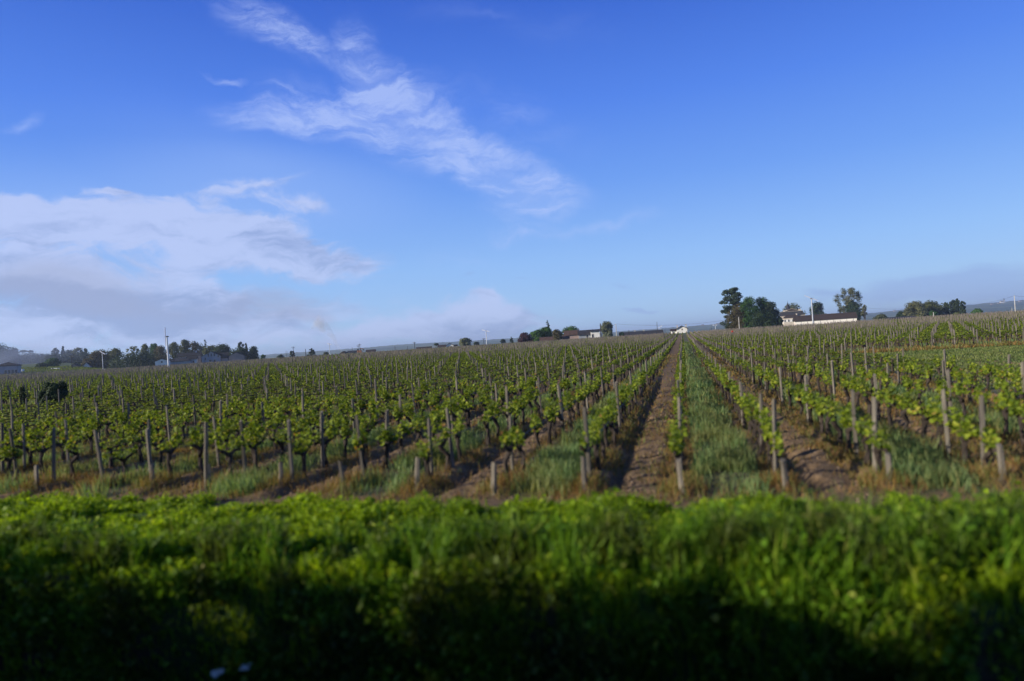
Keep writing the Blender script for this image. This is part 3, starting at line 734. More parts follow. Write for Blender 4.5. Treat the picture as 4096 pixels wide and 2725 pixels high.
# ------------------------------------------------------------------ trees
def at(px, D): return ray(px, 1365 - .0647 * (px - 2048))[0] * D
def top(px, py, D): return H + ray(px, py)[1] * D
def tree(name, label, x0, x1, ytop, D, style='round', m=None, n=1500, leaf=None, base=.03, group=None, seed=None, pos=None):
    cx = (x0 + x1) / 2; X = at(cx, D); wd = (x1 - x0) / F * D; g = float(zg(X, D)); h = top(cx, ytop, D) - g
    if pos: X, D, wd, h = pos; g = float(zg(X, D))
    sd = seed or int(x0 * 7 + ytop); r = np.random.default_rng(sd)
    n = int(n * 2.0); o = empty(name, (X, D, g), label, 'tree' if 'bush' not in name and 'hedge' not in name else 'bush', group)
    R = wd / 2; leaf = leaf or max(.40, D / F * 4.0) * (.8 if style == 'open' else 1)
    tb = Buf(); tr = max(.12, min(.45, wd * .035)); topz = h * (.85 if style in ('spruce', 'column') else .6)
    cb_ = h * base
    tube(tb, [(0, 0, -.3), (r.normal() * .1, r.normal() * .1, topz * .45), (r.normal() * .25, 0, topz)], [tr, tr * .75, tr * .3], 7, .2, r=r)
    K = []
    if style in ('round', 'open', 'dense'):
        K_n = 64 if style != 'open' else 60
        for k in range(K_n):
            f = (k + r.random()) / K_n; a_ = r.random() * 6.283
            if style == 'open': f = .35 + .65 * f
            env = .80 + .2 * math.sin(f * 3) if f < .5 else math.sqrt(max(.02, 1 - ((f - .5) / .53) ** 2))
            env *= (.86 + .28 * r.random()) * (1 + .22 * math.sin(a_ * 2 + sd + f * 5)); w_ = R * env * (r.random() ** .4 if style != 'dense' else r.random() ** .55) * .82
            sr = R * (.27 + .17 * r.random()) * (.55 if style == 'open' else 1.12 if style == 'dense' else 1)
            K.append((math.cos(a_) * w_, math.sin(a_) * w_, cb_ + (h - cb_) * f * .93, sr, sr * .85))
    elif style == 'column':
        for k in range(26):
            f = k / 25; w_ = R * (.25 + .55 * math.sin(math.pi * min(1, .12 + .82 * f)) ** .7) * r.random() ** .5; a_ = r.random() * 6.283; sr = R * (.38 * (1.1 - .55 * f))
            K.append((math.cos(a_) * w_ * .8, math.sin(a_) * w_ * .8, cb_ * .3 + (h - cb_ * .3) * f * .94, sr, sr * 1.9))
    elif style == 'spruce':
        nl = 13
        for k in range(nl):
            f = k / (nl - 1); rr = R * (1 - f) * (1 if k % 2 else .82) + .05 * R
            for j in range(max(2, int(9 * (1 - f)) + 1)):
                a_ = r.random() * 6.283; K.append((math.cos(a_) * rr * .66, math.sin(a_) * rr * .66, cb_ + (h - cb_) * f * .96, rr * .40 + .08 * R, (h - cb_) / nl * .42))
        K.append((0, 0, h * .97, R * .06, h * .04))
    elif style == 'pine':                              # tall irregular, tiers of flat tufts
        for k in range(90):
            f = (k + r.random()) / 90; env = .82 if f < .3 else (1.0 if f < .72 else .72 - .9 * max(0, f - .82)); a_ = r.random() * 6.283
            w_ = R * env * (.78 + .3 * r.random()) * r.random() ** .5; sr = R * (.17 + .15 * r.random()); K.append((math.cos(a_) * w_, math.sin(a_) * w_, cb_ + (h - cb_) * f * .97, sr, sr * .6))
    elif style == 'cedar':
        for k in range(22):
            f = r.random(); a_ = r.random() * 6.283; w_ = R * (.95 - .75 * f) * (.4 + .6 * r.random()); sr = R * .26; K.append((math.cos(a_) * w_, math.sin(a_) * w_, cb_ + (h - cb_) * f * .93, sr, sr * .35))
        K.append((0, 0, h * .95, R * .14, h * .06))
    elif style == 'umbrella':
        for k in range(14):
            a_ = r.random() * 6.283; w_ = R * math.sqrt(r.random()) * .8; sr = R * .4; K.append((math.cos(a_) * w_, math.sin(a_) * w_, h - sr * .5 - .5 * R * (w_ / R), sr, sr * .65))
    elif style == 'block':
        for k in range(40):
            K.append(((r.random() - .5) * wd * .78, (r.random() - .5) * wd * .6, h * (.12 + .72 * r.random()), wd * .16, h * .16))
    K = np.array(K)
    hx = np.max(np.abs(K[:, 0]) + K[:, 3] * .9); K[:, :2] *= R * 1.1 / hx; K[:, 3] *= R * 1.1 / hx
    tz_ = np.max(K[:, 2] + K[:, 4] * .9); K[:, 2] *= h / tz_; K[:, 4] *= max(.8, min(1.3, h / tz_))
    for k in range(0, len(K), max(1, len(K) // (22 if style == 'open' else 8))):   # limbs
        q = K[k]; z0_ = min(topz * .9, max(cb_ * .8, q[2] * .45))
        tube(tb, [(0, 0, z0_), (q[0] * .5, q[1] * .5, (z0_ + q[2]) / 2 + .1), (q[0], q[1], q[2])], [tr * .5, tr * .3, tr * .12], 5, .2, cap=False, r=r)
    tb.obj('trunk', TBARK, o)
    pw = K[:, 3] ** 1.6; j = r.choice(len(K), n, p=pw / pw.sum()); d = r.normal(size=(n, 3)); d /= np.linalg.norm(d, axis=1)[:, None]
    rr = (.62 + .45 * r.random(n) ** .7)[:, None] if style != 'open' else (r.random(n) ** .45 * 1.05)[:, None]
    cen = K[j, :3] + d * K[j][:, [3, 3, 4]] * rr; cen[:, 2] = np.maximum(cen[:, 2], .2)
    tone = r.random(len(K))[j]
    lb = Buf(); leaves(lb, cen, leaf * (.6 + .8 * r.random(n)), .2, a=np.clip(tone * .62 + r.random(n) * .38, 0, 1), fold=False, nrm=d, r=r); lb.obj('crown', m, o)
    return o


def tm(name, a, b_, c, tr=.22): return leafmat(name, [(0, a), (.5, b_), (1, c)], tr, rough=.7)
T_DARK = tm('dark_leaf', (.010, .022, .009), (.020, .042, .014), (.042, .072, .020))
T_EVER = tm('evergreen_leaf', (.014, .026, .014), (.026, .046, .022), (.052, .075, .030))
T_GREEN = tm('green_leaf', (.025, .065, .010), (.05, .12, .016), (.09, .17, .028), .3)
T_IVY = tm('ivy_leaf', (.012, .035, .008), (.028, .075, .014), (.05, .115, .02))
T_OLIVE = tm('olive_leaf', (.045, .055, .018), (.085, .10, .03), (.13, .14, .045), .3)
T_BROWN = tm('budding_leaf', (.045, .038, .018), (.085, .068, .028), (.11, .11, .035), .3)
T_PALE = tm('pale_leaf', (.08, .095, .05), (.14, .16, .085), (.20, .21, .11), .3)
T_PLUM = tm('plum_leaf', (.020, .008, .012), (.045, .016, .022), (.07, .028, .032))
T_SPARSE = tm('sparse_leaf', (.06, .065, .03), (.11, .12, .05), (.17, .17, .075), .3)
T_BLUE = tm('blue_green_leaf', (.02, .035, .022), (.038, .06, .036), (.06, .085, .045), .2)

G1 = 'wood on the low rise at the left'
SHADE_HEDGE_H = 7.58; SHADE_HEDGE_V = .45
trees = [
 # left, behind the smoke
 ('broad_tree', 'tall hazy rounded tree at the far left edge above the grey house', -40, 58, 1372, 620, 'round', T_BLUE, 2200),
 ('broad_tree', 'small hazy tree just right of the tall rounded one at the left edge', 50, 80, 1392, 620, 'open', T_BLUE, 700),
 ('broad_tree', 'low hazy tree crown above the left meadow', 20, 105, 1412, 640, 'dense', T_BLUE, 1500),
 ('umbrella_pine', 'flat-topped umbrella pine on the hazy skyline, left one of a pair', 88, 111, 1401, 680, 'umbrella', T_DARK, 500),
 ('umbrella_pine', 'flat-topped umbrella pine on the hazy skyline, right one of a pair', 118, 136, 1401, 680, 'umbrella', T_DARK, 420),
 ('broad_tree', 'dark hazy crown beneath the two umbrella pines', 75, 170, 1409, 700, 'dense', T_BLUE, 1700),
 ('broad_tree', 'low hazy crown in the dip of the left skyline', 140, 215, 1414, 700, 'dense', T_BLUE, 1500),
 ('broad_tree', 'upright tree with a pale trunk left of the dark cypress', 212, 240, 1391, 560, 'open', T_DARK, 900),
 ('broad_tree', 'deep blue-green tree standing between the meadow and the pale trunked tree', 180, 262, 1415, 540, 'dense', T_BLUE, 1600),
 ('cypress', 'narrow dark cypress standing above the left wood', 248, 266, 1385, 560, 'column', T_DARK, 800),
 ('broad_tree', 'flat dark crown just right of the cypress', 262, 305, 1396, 570, 'dense', T_BLUE, 1000),
 ('broad_tree', 'light airy tree, left one of two budding above the dark wood', 300, 340, 1389, 560, 'open', T_PALE, 900),
 ('broad_tree', 'light airy tree, right one of two budding above the dark wood', 334, 358, 1393, 560, 'open', T_OLIVE, 600),
 ('broad_tree', 'wide dark crown behind the utility pole on the left', 255, 390, 1408, 550, 'dense', T_BLUE, 2400),
 ('broad_tree', 'green tree behind the white trailer on the left', 190, 235, 1430, 430, 'dense', T_IVY, 1300),
 ('round_bush', 'dark round bush left of the white trailer', 150, 190, 1452, 420, 'dense', T_DARK, 900),
 ('round_bush', 'low clipped dark bush in front of the left meadow', 166, 184, 1476, 400, 'dense', T_DARK, 400),
 ('round_bush', 'brown-green bush at the foot of the wood, left of the slim wind machine', 300, 355, 1452, 430, 'dense', T_EVER, 1200),
 ('broad_tree', 'brownish budding tree directly left of the slim wind machine', 345, 400, 1425, 420, 'dense', T_BROWN, 1500),
 ('broad_tree', 'brown-green tree behind the slim wind machine', 375, 435, 1397, 430, 'round', T_BROWN, 1900),
 ('broad_tree', 'bright topped tree right of the slim wind machine', 425, 495, 1392, 440, 'round', T_OLIVE, 2200),
 ('broad_tree', 'narrow dark tree between the bright topped tree and the dark dome tree', 445, 482, 1432, 410, 'dense', T_DARK, 1000),
 ('broad_tree', 'wide black-green dome shaped tree left of the white gable shed', 478, 655, 1404, 400, 'dense', T_DARK, 4200),
 ('broad_tree', 'small airy pale tree above the dark dome tree', 512, 560, 1383, 470, 'open', T_PALE, 1000),
 ('broad_tree', 'olive tree, first of the tall row behind the farmhouse', 560, 605, 1374, 480, 'round', T_OLIVE, 1500),
 ('broad_tree', 'green tree, second of the tall row behind the farmhouse', 596, 642, 1374, 480, 'round', T_GREEN, 1500),
 ('broad_tree', 'brown budding tree just left of the tall wind machine', 615, 680, 1380, 460, 'round', T_BROWN, 1900),
 ('broad_tree', 'tall olive tree just right of the tall wind machine', 678, 720, 1366, 480, 'round', T_OLIVE, 1500),
 ('broad_tree', 'tallest olive tree in the middle of the row behind the farmhouse', 712, 772, 1358, 490, 'round', T_OLIVE, 2200),
 ('broad_tree', 'brownish tree between the tallest olive tree and the conifer', 762, 815, 1364, 490, 'round', T_BROWN, 1900),
 ('spruce', 'pointed conifer rising from the row behind the farmhouse', 800, 850, 1357, 470, 'spruce', T_EVER, 1500),
 ('broad_tree', 'light green tree spreading over the farmhouse gable', 820, 880, 1378, 460, 'round', T_OLIVE, 1700),
 ('broad_tree', 'dark rounded tree behind the pink walled barn', 855, 928, 1373, 450, 'dense', T_DARK, 2400),
 ('broad_tree', 'black-green tree filling the gap right of the barn', 930, 1002, 1388, 430, 'dense', T_DARK, 2000),
 ('poplar', 'poplar, tallest of the clump right of the barn', 950, 982, 1367, 450, 'column', T_EVER, 900),
 ('poplar', 'slim poplar at the right of the clump by the barn', 980, 994, 1373, 450, 'column', T_EVER, 500),
 ('broad_tree', 'dark ragged tree at the right end of the clump by the barn', 998, 1034, 1385, 430, 'dense', T_DARK, 1300),
 ('small_bush', 'small dark bush on the skyline right of the barn clump', 1043, 1062, 1418, 500, 'dense', T_IVY, 300),
 ('small_bush', 'low flat bush on the skyline left of the first utility poles', 1106, 1137, 1418, 480, 'dense', T_DARK, 400),
 ('small_tree', 'small tree beside the crossarm utility pole on the left skyline', 1156, 1181, 1403, 520, 'open', T_BLUE, 600),
 ('cedar', 'dark layered cedar on the skyline left of the smoke column', 1228, 1268, 1394, 480, 'cedar', T_EVER, 1000),
 ('small_bush', 'pale green bush on the skyline close to the smoke column', 1290, 1318, 1408, 520, 'dense', T_OLIVE, 300),
 ('small_tree', 'dark flat-topped tree left of the small white house', 1734, 1754, 1374, 480, 'umbrella', T_DARK, 450),
 ('broad_tree', 'pale grey-green rounded tree right of the small white house', 1836, 1886, 1351, 460, 'round', T_PALE, 1500),
 ('small_tree', 'low dark tree right of the pale rounded tree', 1890, 1920, 1367, 500, 'dense', T_EVER, 600),
 ('small_tree', 'thin little tree between the wind machine and the small conifer', 2002, 2024, 1357, 500, 'open', T_EVER, 400),
 ('spruce', 'small layered conifer on the skyline left of the plum tree', 2036, 2056, 1348, 460, 'cedar', T_EVER, 500),
 ('plum_tree', 'dark purple-leaved tree left of the brown farm roofs', 2072, 2132, 1330, 330, 'round', T_PLUM, 1900),
 ('broad_tree', 'fresh green tree right beside the purple-leaved tree', 2122, 2178, 1318, 340, 'round', T_GREEN, 1800),
 ('broad_tree', 'fresh green tree in front of the tall spruce', 2150, 2216, 1307, 345, 'round', T_GREEN, 2200),
 ('spruce', 'tall dark spruce poking above the green trees by the farm', 2172, 2216, 1279, 380, 'spruce', T_EVER, 1500),
 ('broad_tree', 'dark bronze tree left of the brown farm roof', 2208, 2250, 1317, 320, 'dense', T_BROWN, 1500),
 ('broad_tree', 'spiky bright green tree behind the brown farm roof', 2246, 2322, 1303, 390, 'round', T_GREEN, 2000),
 ('broad_tree', 'tall pale grey-green tree right of the white farm wall', 2402, 2456, 1285, 420, 'round', T_PALE, 2200),
 ('small_bush', 'little bush at the left end of the long low dark roof', 2478, 2496, 1328, 420, 'dense', T_IVY, 300),
 # right of the lane
 ('tall_pine', 'tall open pine, leftmost and highest of the dark grove', 2888, 2982, 1149, 340, 'pine', T_EVER, 5200),
 ('broad_tree', 'brown-black tree in the gap at the foot of the tall pine', 2906, 3006, 1212, 335, 'dense', T_BROWN, 3000),
 ('broad_tree', 'ivy green upright tree right of the tall pine', 2958, 3040, 1184, 330, 'dense', T_IVY, 3200),
 ('broad_tree', 'broad deep green tree in the middle of the grove', 3008, 3096, 1187, 345, 'dense', T_IVY, 3400),
 ('broad_tree', 'blue-black tree at the right side of the grove', 3058, 3120, 1206, 340, 'dense', T_EVER, 2600),
 ('broad_tree', 'black-green tree filling the base of the grove', 2990, 3110, 1235, 325, 'dense', T_DARK, 2600),
 ('round_bush', 'rounded bush between the grove and the chateau', 3106, 3134, 1268, 400, 'dense', T_EVER, 800),
 ('broad_tree', 'olive dome tree behind the slate spire', 3122, 3222, 1212, 680, 'round', T_OLIVE, 2600),
 ('broad_tree', 'dark tree behind the ridge of the long barn', 3236, 3308, 1205, 520, 'round', T_EVER, 2400),
 ('bare_tree', 'tall sparse tree with bare limbs rising behind the long barn', 3338, 3452, 1149, 520, 'open', T_SPARSE, 2600),
 ('broad_tree', 'dark evergreen under the sparse tree at the right end of the barn', 3380, 3452, 1202, 505, 'dense', T_DARK, 2600),
 ('small_tree', 'little leaning tree beside the dark pole right of the barn', 3442, 3474, 1219, 470, 'open', T_SPARSE, 450),
 ('broad_tree', 'pale round tree standing alone right of the barn', 3492, 3552, 1255, 560, 'round', T_OLIVE, 1400),
 ('umbrella_pine', 'dark spreading pine left of the big plane trees', 3582, 3630, 1245, 470, 'dense', T_DARK, 1300),
 ('plane_tree', 'large grey-olive plane tree, left one of the big clump', 3620, 3705, 1203, 460, 'round', T_SPARSE, 3200),
 ('plane_tree', 'large olive-brown plane tree, right one of the big clump', 3680, 3778, 1201, 470, 'round', T_OLIVE, 3400),
 ('round_bush', 'green bush at the foot of the two plane trees', 3715, 3752, 1243, 430, 'dense', T_IVY, 900),
 ('cypress', 'dark cypress between the plane trees and the poplars', 3778, 3798, 1208, 470, 'column', T_DARK, 1000),
 ('broad_tree', 'airy tree on the left side of the poplar pair', 3796, 3832, 1199, 480, 'round', T_EVER, 1300),
 ('poplar', 'tallest dark poplar right of the plane trees', 3822, 3844, 1194, 470, 'column', T_EVER, 1300),
 ('poplar', 'right dark poplar of the pair beyond the plane trees', 3842, 3865, 1204, 465, 'column', T_EVER, 1300),
 ('round_bush', 'pale green bush in front of the poplars', 3812, 3846, 1247, 420, 'dense', T_OLIVE, 700),
 ('broad_tree', 'green rounded tree standing alone near the right edge', 3889, 3930, 1233, 520, 'round', T_GREEN, 1300),
]
trees = [(q[0], q[1], q[2] - 5, q[3] + 5, *q[4:]) if q[2] < 1000 and q[6] in ('round', 'dense') else q for q in trees]
for q in trees: tree(*q)
# unseen hedgerow added behind the viewpoint so its ragged top shades the ditch bank
rh = np.random.default_rng(77)
for i in range(15):
    s_ = -33.5 + i * 2.3 + rh.random() * .9; hh = SHADE_HEDGE_H + (rh.random() - .5) * SHADE_HEDGE_V
    tree('hedgerow_tree', 'added hedgerow tree casting shade, %s of the unseen row behind the viewpoint' % ordn(i + 1), 0, 10 * i, 0, 1, 'dense', T_GREEN, 3400, leaf=.26, seed=900 + i, group='unseen hedgerow trees added to shade the bank', pos=(*L(s_, -16.2 + rh.random() * .8), 4.0 + 1.6 * rh.random(), hh))
# clipped dark shrub among the vines at the left, and a smaller one beside it
X, Z = ray(200, 1632); yy = H / -Z
tree('clipped_bush', 'dark box-shaped clipped bush among the vines at the left', 152, 252, 1530, yy, 'block', T_DARK, 6000, leaf=.11)
tree('small_bush', 'narrow dark stump-like bush left of the box-shaped one', 74, 92, 1546, yy + 3, 'block', T_DARK, 900, leaf=.09)


# ------------------------------------------------------------------ buildings
def stone(name, c, var=.14, sc=.5): return plain(name, c, var, sc, .9)
def tilem(name, c):
    m, t, bs = mat(name, .85); oc = t.n('ShaderNodeTexCoord').outputs['Object']
    n = t.noise(oc, .8, 5, .65); wv = t.n('ShaderNodeTexWave', wave_type='BANDS', bands_direction='X'); t.L.new(oc, wv.inputs[0]); wv.inputs['Scale'].default_value = 2.2
    f = t.math('ADD', t.math('MULTIPLY', n, .8), t.math('MULTIPLY', wv.outputs['Fac'], .2))
    t.L.new(ramp(t, f, [(.25, tuple(q * .6 for q in c)), (.75, tuple(q * 1.4 for q in c))]), bs.inputs['Base Color']); return m
CREAM = stone('cream_render', (.80, .75, .66), .08); WHITEW = stone('white_render', (.72, .70, .64)); GREYW = stone('grey_render', (.30, .32, .34)); PINKW = stone('pink_render', (.34, .25, .21))
STONE = stone('limestone', (.50, .44, .36)); TILE = tilem('brown_tile', (.042, .029, .023)); TILER = tilem('red_tile', (.085, .052, .038)); SLATE = tilem('slate', (.030, .030, .036)); DTILE = tilem('dark_tile', (.018, .016, .016)); GLASS = plain('window_glass', (.03, .035, .045), .2, 3, .15, 0, .6)
REDP = plain('red_paint', (.45, .05, .03), .1, 3, .5); SHUT = plain('white_paint', (.78, .78, .76), .04, 3, .5); METAL = plain('galvanised_metal', (.50, .51, .53), .06, 1.5, .38, .75, .5)
WPAINT = plain('blade_paint', (.85, .85, .85), .03, 2, .4); DARKM = plain('dark_metal', (.06, .06, .065), .2, 3, .6, .3); CONC = stone('concrete', (.45, .44, .42))


def roof_gable(o, w2, d2, z0, z1, m, axis='x', ov=.5, th=.22, name='roof'):
    """two sloping slabs; axis = direction of the ridge"""
    b = Buf()
    for sg in (-1, 1):
        if axis == 'x': A = [(-w2 - ov, sg * (d2 + ov)), (w2 + ov, sg * (d2 + ov))]; B = [(-w2 - ov, 0), (w2 + ov, 0)]; run = d2
        else: A = [(sg * (w2 + ov), -d2 - ov), (sg * (w2 + ov), d2 + ov)]; B = [(0, -d2 - ov), (0, d2 + ov)]; run = w2
        ze = z0 - (z1 - z0) * ov / run; V = [(*A[0], ze), (*A[1], ze), (*B[1], z1), (*B[0], z1)]
        V = V + [(x, y, z + th) for x, y, z in V]
        b.add(V, [(0, 1, 2, 3), (7, 6, 5, 4), (0, 4, 5, 1), (1, 5, 6, 2), (2, 6, 7, 3), (3, 7, 4, 0)])
    return b.obj(name, m, o)
def walls_gable(o, w2, d2, z0, z1, m, axis='x', base=-.5):
    b = Buf(); e = z0 - .03; p = z1 - .05
    if axis == 'x': P5 = lambda s: [(s * w2, -d2, base), (s * w2, d2, base), (s * w2, d2, e), (s * w2, 0, p), (s * w2, -d2, e)]
    else: P5 = lambda s: [(-w2, s * d2, base), (w2, s * d2, base), (w2, s * d2, e), (0, s * d2, p), (-w2, s * d2, e)]
    V = P5(-1) + P5(1); b.add(V, [(0, 1, 2, 3, 4), (9, 8, 7, 6, 5)]); b.add(V, [(0, 4, 9, 5), (1, 6, 7, 2), (0, 5, 6, 1)]); return b.obj('wall', m, o)
def hip_roof(o, w2, d2, z0, z1, m, ov=.5, rid=None, name='roof'):
    W_, D_ = w2 + ov, d2 + ov; rd = max(0, W_ - D_) if rid is None else rid
    V = [(-W_, -D_, z0), (W_, -D_, z0), (W_, D_, z0), (-W_, D_, z0), (-rd, 0, z1), (rd, 0, z1), (-W_, -D_, z0 - .18), (W_, -D_, z0 - .18), (W_, D_, z0 - .18), (-W_, D_, z0 - .18)]
    b = Buf(); b.add(V, [(0, 1, 5, 4), (2, 3, 4, 5), (0, 6, 7, 1), (1, 7, 8, 2), (2, 8, 9, 3), (3, 9, 6, 0), (9, 8, 7, 6)]); b.add(V, [(1, 2, 5), (3, 0, 4)]); return b.obj(name, m, o)
def winb(o, x, z, w_, h_, y, m=None, sh=False, name='window', face='front', fm=None):
    b = Buf()
    if face == 'front':
        box(b, x - w_ / 2, x + w_ / 2, y - .04, y + .05, z - h_ / 2, z + h_ / 2); f = b.obj(name, m or GLASS, o)
        fb = Buf()
        for (a0, a1, c0, c1) in ((x - w_ / 2 - .12, x - w_ / 2, z - h_ / 2, z + h_ / 2), (x + w_ / 2, x + w_ / 2 + .12, z - h_ / 2, z + h_ / 2), (x - w_ / 2 - .12, x + w_ / 2 + .12, z + h_ / 2, z + h_ / 2 + .14), (x - w_ / 2 - .2, x + w_ / 2 + .2, z - h_ / 2 - .14, z - h_ / 2)):
            box(fb, a0, a1, y - .09, y + .03, c0, c1)
        fb.obj('frame', fm or STONE, f)
        if sh:
            for sg in (-1, 1):
                s_ = Buf(); c = x + sg * (w_ * .5 + .12 + w_ * .27); box(s_, c - w_ * .26, c + w_ * .26, y - .07, y + .02, z - h_ / 2, z + h_ / 2); s_.obj('shutter', SHUT, f)
        return f
def chim(o, x, y, z0, z1, w_=.7, m=None):
    b = Buf(); box(b, x - w_ / 2, x + w_ / 2, y - w_ / 2, y + w_ / 2, z0, z1 - .25); box(b, x - w_ / 2 - .1, x + w_ / 2 + .1, y - w_ / 2 - .1, y + w_ / 2 + .1, z1 - .25, z1); return b.obj('chimney', m or CONC, o)


def house(name, label, x0, x1, ye, yr, D, dep, wm, rm, axis='x', cat='house', rz=0.0, wins=(), chims=(), ov=.5, sh=False, hip=False):
    """x0..x1, eave and ridge rows measured in the photograph; D the distance"""
    cx = (x0 + x1) / 2; X = at(cx, D); g = float(zg(X, D)); w2 = (x1 - x0) / F * D / 2; ze = top(cx, ye, D) - g; zr = top(cx, yr, D) - g
    o = empty(name, (X, D + dep / 2, g), label, cat, rz=-.75 * math.atan(X / D)); d2 = dep / 2
    if hip:
        b = Buf(); box(b, -w2, w2, -d2, d2, -.5, ze - .19); b.obj('wall', wm, o); rf = hip_roof(o, w2, d2, ze, zr, rm, ov)
    else: walls_gable(o, w2, d2, ze, zr, wm, axis); rf = roof_gable(o, w2, d2, ze, zr, rm, axis, ov)
    for (f, z, w_, h_) in wins: winb(o, (f * 2 - 1) * w2, z if z > 0 else ze + z, w_, h_, -d2, sh=sh)
    for (f, q, hh) in chims: chim(rf, (f * 2 - 1) * w2, q * d2, zr - 1.2, zr + hh)
    return o


# long barn beside the chateau
o = house('long_barn', 'long low cream barn with a brown tiled roof right of the chateau', 3200, 3426, 1277, 1256.5, 480, 11, CREAM, TILE, 'x', 'barn', 0, ov=.6)
w2 = 226 / F * 480 / 2
for i in range(9):
    b = Buf(); x = -w2 + 4 + i * 4.2; box(b, x - .06, x + .06, -5.62, -5.52, -.4, 3.2); b.obj('downpipe', DARKM, o)
b = Buf(); box(b, -w2 - .08, -w2 - .02, -4.2, -2.2, .5, 3.0); b.obj('door', REDP, o)
# chateau
D = 600.0; X = at(3181, D); g = 0.0; k = D / F
o = empty('chateau', (X, D + 7, 0), 'stone chateau with grey mansard roof and pointed slate spire beside the barn', 'chateau', rz=-.3)
def zz(py, px=3181): return top(px, py, D)
w2 = 94 * k / 2; zc = zz(1262)
b = Buf(); box(b, -w2, w2, -7, 7, -.5, zc - .4); b.obj('wall', STONE, o)
b = Buf(); box(b, -w2 - .35, w2 + .35, -7.35, 7.35, zc - .4, zc); b.obj('cornice', STONE, o)
zm = zz(1245); b = Buf(); i_ = 1.6
V = [(-w2, -7, zc), (w2, -7, zc), (w2, 7, zc), (-w2, 7, zc), (-w2 + i_, -7 + i_, zm), (w2 - i_, -7 + i_, zm), (w2 - i_, 7 - i_, zm), (-w2 + i_, 7 - i_, zm)]
b.add(V, [(0, 1, 5, 4), (1, 2, 6, 5), (2, 3, 7, 6), (3, 0, 4, 7), (4, 5, 6, 7)]); rf = b.obj('roof', SLATE, o)
b = Buf(); box(b, -w2 + i_ - .2, w2 - i_ + .2, -7 + i_ - .2, 7 - i_ + .2, zm, zm + .2); b.obj('roof_kerb', STONE, rf)
pb_ = Buf(); pw2 = 25 * k; pt = zz(1234)
pb_.add([(-pw2, -5.6, zm + .35), (pw2, -5.6, zm + .35), (0, -5.6, pt), (-pw2, 3, zm + .35), (pw2, 3, zm + .35), (0, 3, pt)], [(0, 1, 2), (5, 4, 3)]); pb_.add([(-pw2, -5.6, zm + .35), (pw2, -5.6, zm + .35), (0, -5.6, pt), (-pw2, 3, zm + .35), (pw2, 3, zm + .35), (0, 3, pt)], [(0, 2, 5, 3), (1, 4, 5, 2)]); pb_.obj('pediment_roof', TILE, rf)
b = Buf()
for sg in (-1, 1):
    V = [(sg * (pw2 + .6), -5.75, zm + .25), (0, -5.75, pt), (0, -5.75, pt + .22), (sg * (pw2 + .6), -5.75, zm + .47)]; V = V + [(x, y - .25, z) for x, y, z in V]
    b.add(V, [(0, 1, 2, 3), (7, 6, 5, 4), (0, 4, 5, 1), (3, 2, 6, 7), (0, 3, 7, 4)])
b.obj('pediment_edge', STONE, rf)
chim(rf, (3153 - 3181) * k, -3.5, zc + 1.5, zz(1240, 3153), 1.5, STONE); chim(rf, (3211 - 3181) * k, -3.5, zc + 1.5, zz(1236, 3211), 1.7, STONE)
# spire: tower body, octagonal cone, finial
sx = (3169 - 3181) * k; sb = zz(1238, 3169); sp_t = zz(1203, 3169); b = Buf(); N8 = 8; rr = 2.1
V = [(sx + rr * math.cos(j * math.pi / 4 + .39), -1 + rr * math.sin(j * math.pi / 4 + .39), zc) for j in range(8)] + [(sx + rr * math.cos(j * math.pi / 4 + .39), -1 + rr * math.sin(j * math.pi / 4 + .39), sb) for j in range(8)]
b.add(V, [(j, (j + 1) % 8, 8 + (j + 1) % 8, 8 + j) for j in range(8)]); tw = b.obj('tower', STONE, o)
b = Buf(); tube(b, [(sx, -1, sb - .1), (sx, -1, sb + .9), (sx, -1, sp_t - 1)], [2.5, 1.95, .14], 8); tube(b, [(sx, -1, sp_t - 1.1), (sx, -1, sp_t + .6)], [.09, .05], 5); b.obj('spire', SLATE, tw)
for x in (-.86, -.62, .2, .5, .8):
    winb(o, x * w2, zc - 2.6, 1.1, 1.9, -7, sh=False, fm=CREAM)
for x in (-.86, .8): winb(o, x * w2, 3.0, 1.1, 2.0, -7, sh=True)
# lower front wing
wg = Buf(); wx0, wx1 = (3147 - 3181) * k, (3205 - 3181) * k; zw = zz(1270); box(wg, wx0, wx1, -13, -7.003, -.5, zw - .19); wo_ = wg.obj('wing', STONE, o)
b = Buf(); cxw = (wx0 + wx1) / 2; hw = (wx1 - wx0) / 2 + .5; V = [(cxw - hw, -13.5, zw), (cxw + hw, -13.5, zw), (cxw + hw, -7.01, zw), (cxw - hw, -7.01, zw), (cxw - hw + 3, -9, zz(1259)), (cxw + hw - 3, -9, zz(1259)), (cxw + hw - 3, -7.01, zz(1259)), (cxw - hw + 3, -7.01, zz(1259))]
V2 = [(x, y, zw - .18) for x, y, z in V[:4]]; b.add(V + V2, [(0, 1, 5, 4), (1, 2, 6, 5), (4, 5, 6, 7), (3, 0, 4, 7), (0, 8, 9, 1), (1, 9, 10, 2), (3, 11, 8, 0), (11, 10, 9, 8)]); b.obj('wing_roof', TILE, o)
for x in (3151, 3165, 3180, 3195): winb(o, (x - 3181) * k, zw - 2.6, 1.2, 2.0, -13, sh=True, fm=CREAM)
chim(o, (3196 - 3181) * k, -9, zw + .5, zz(1254, 3197), 1.0, STONE)

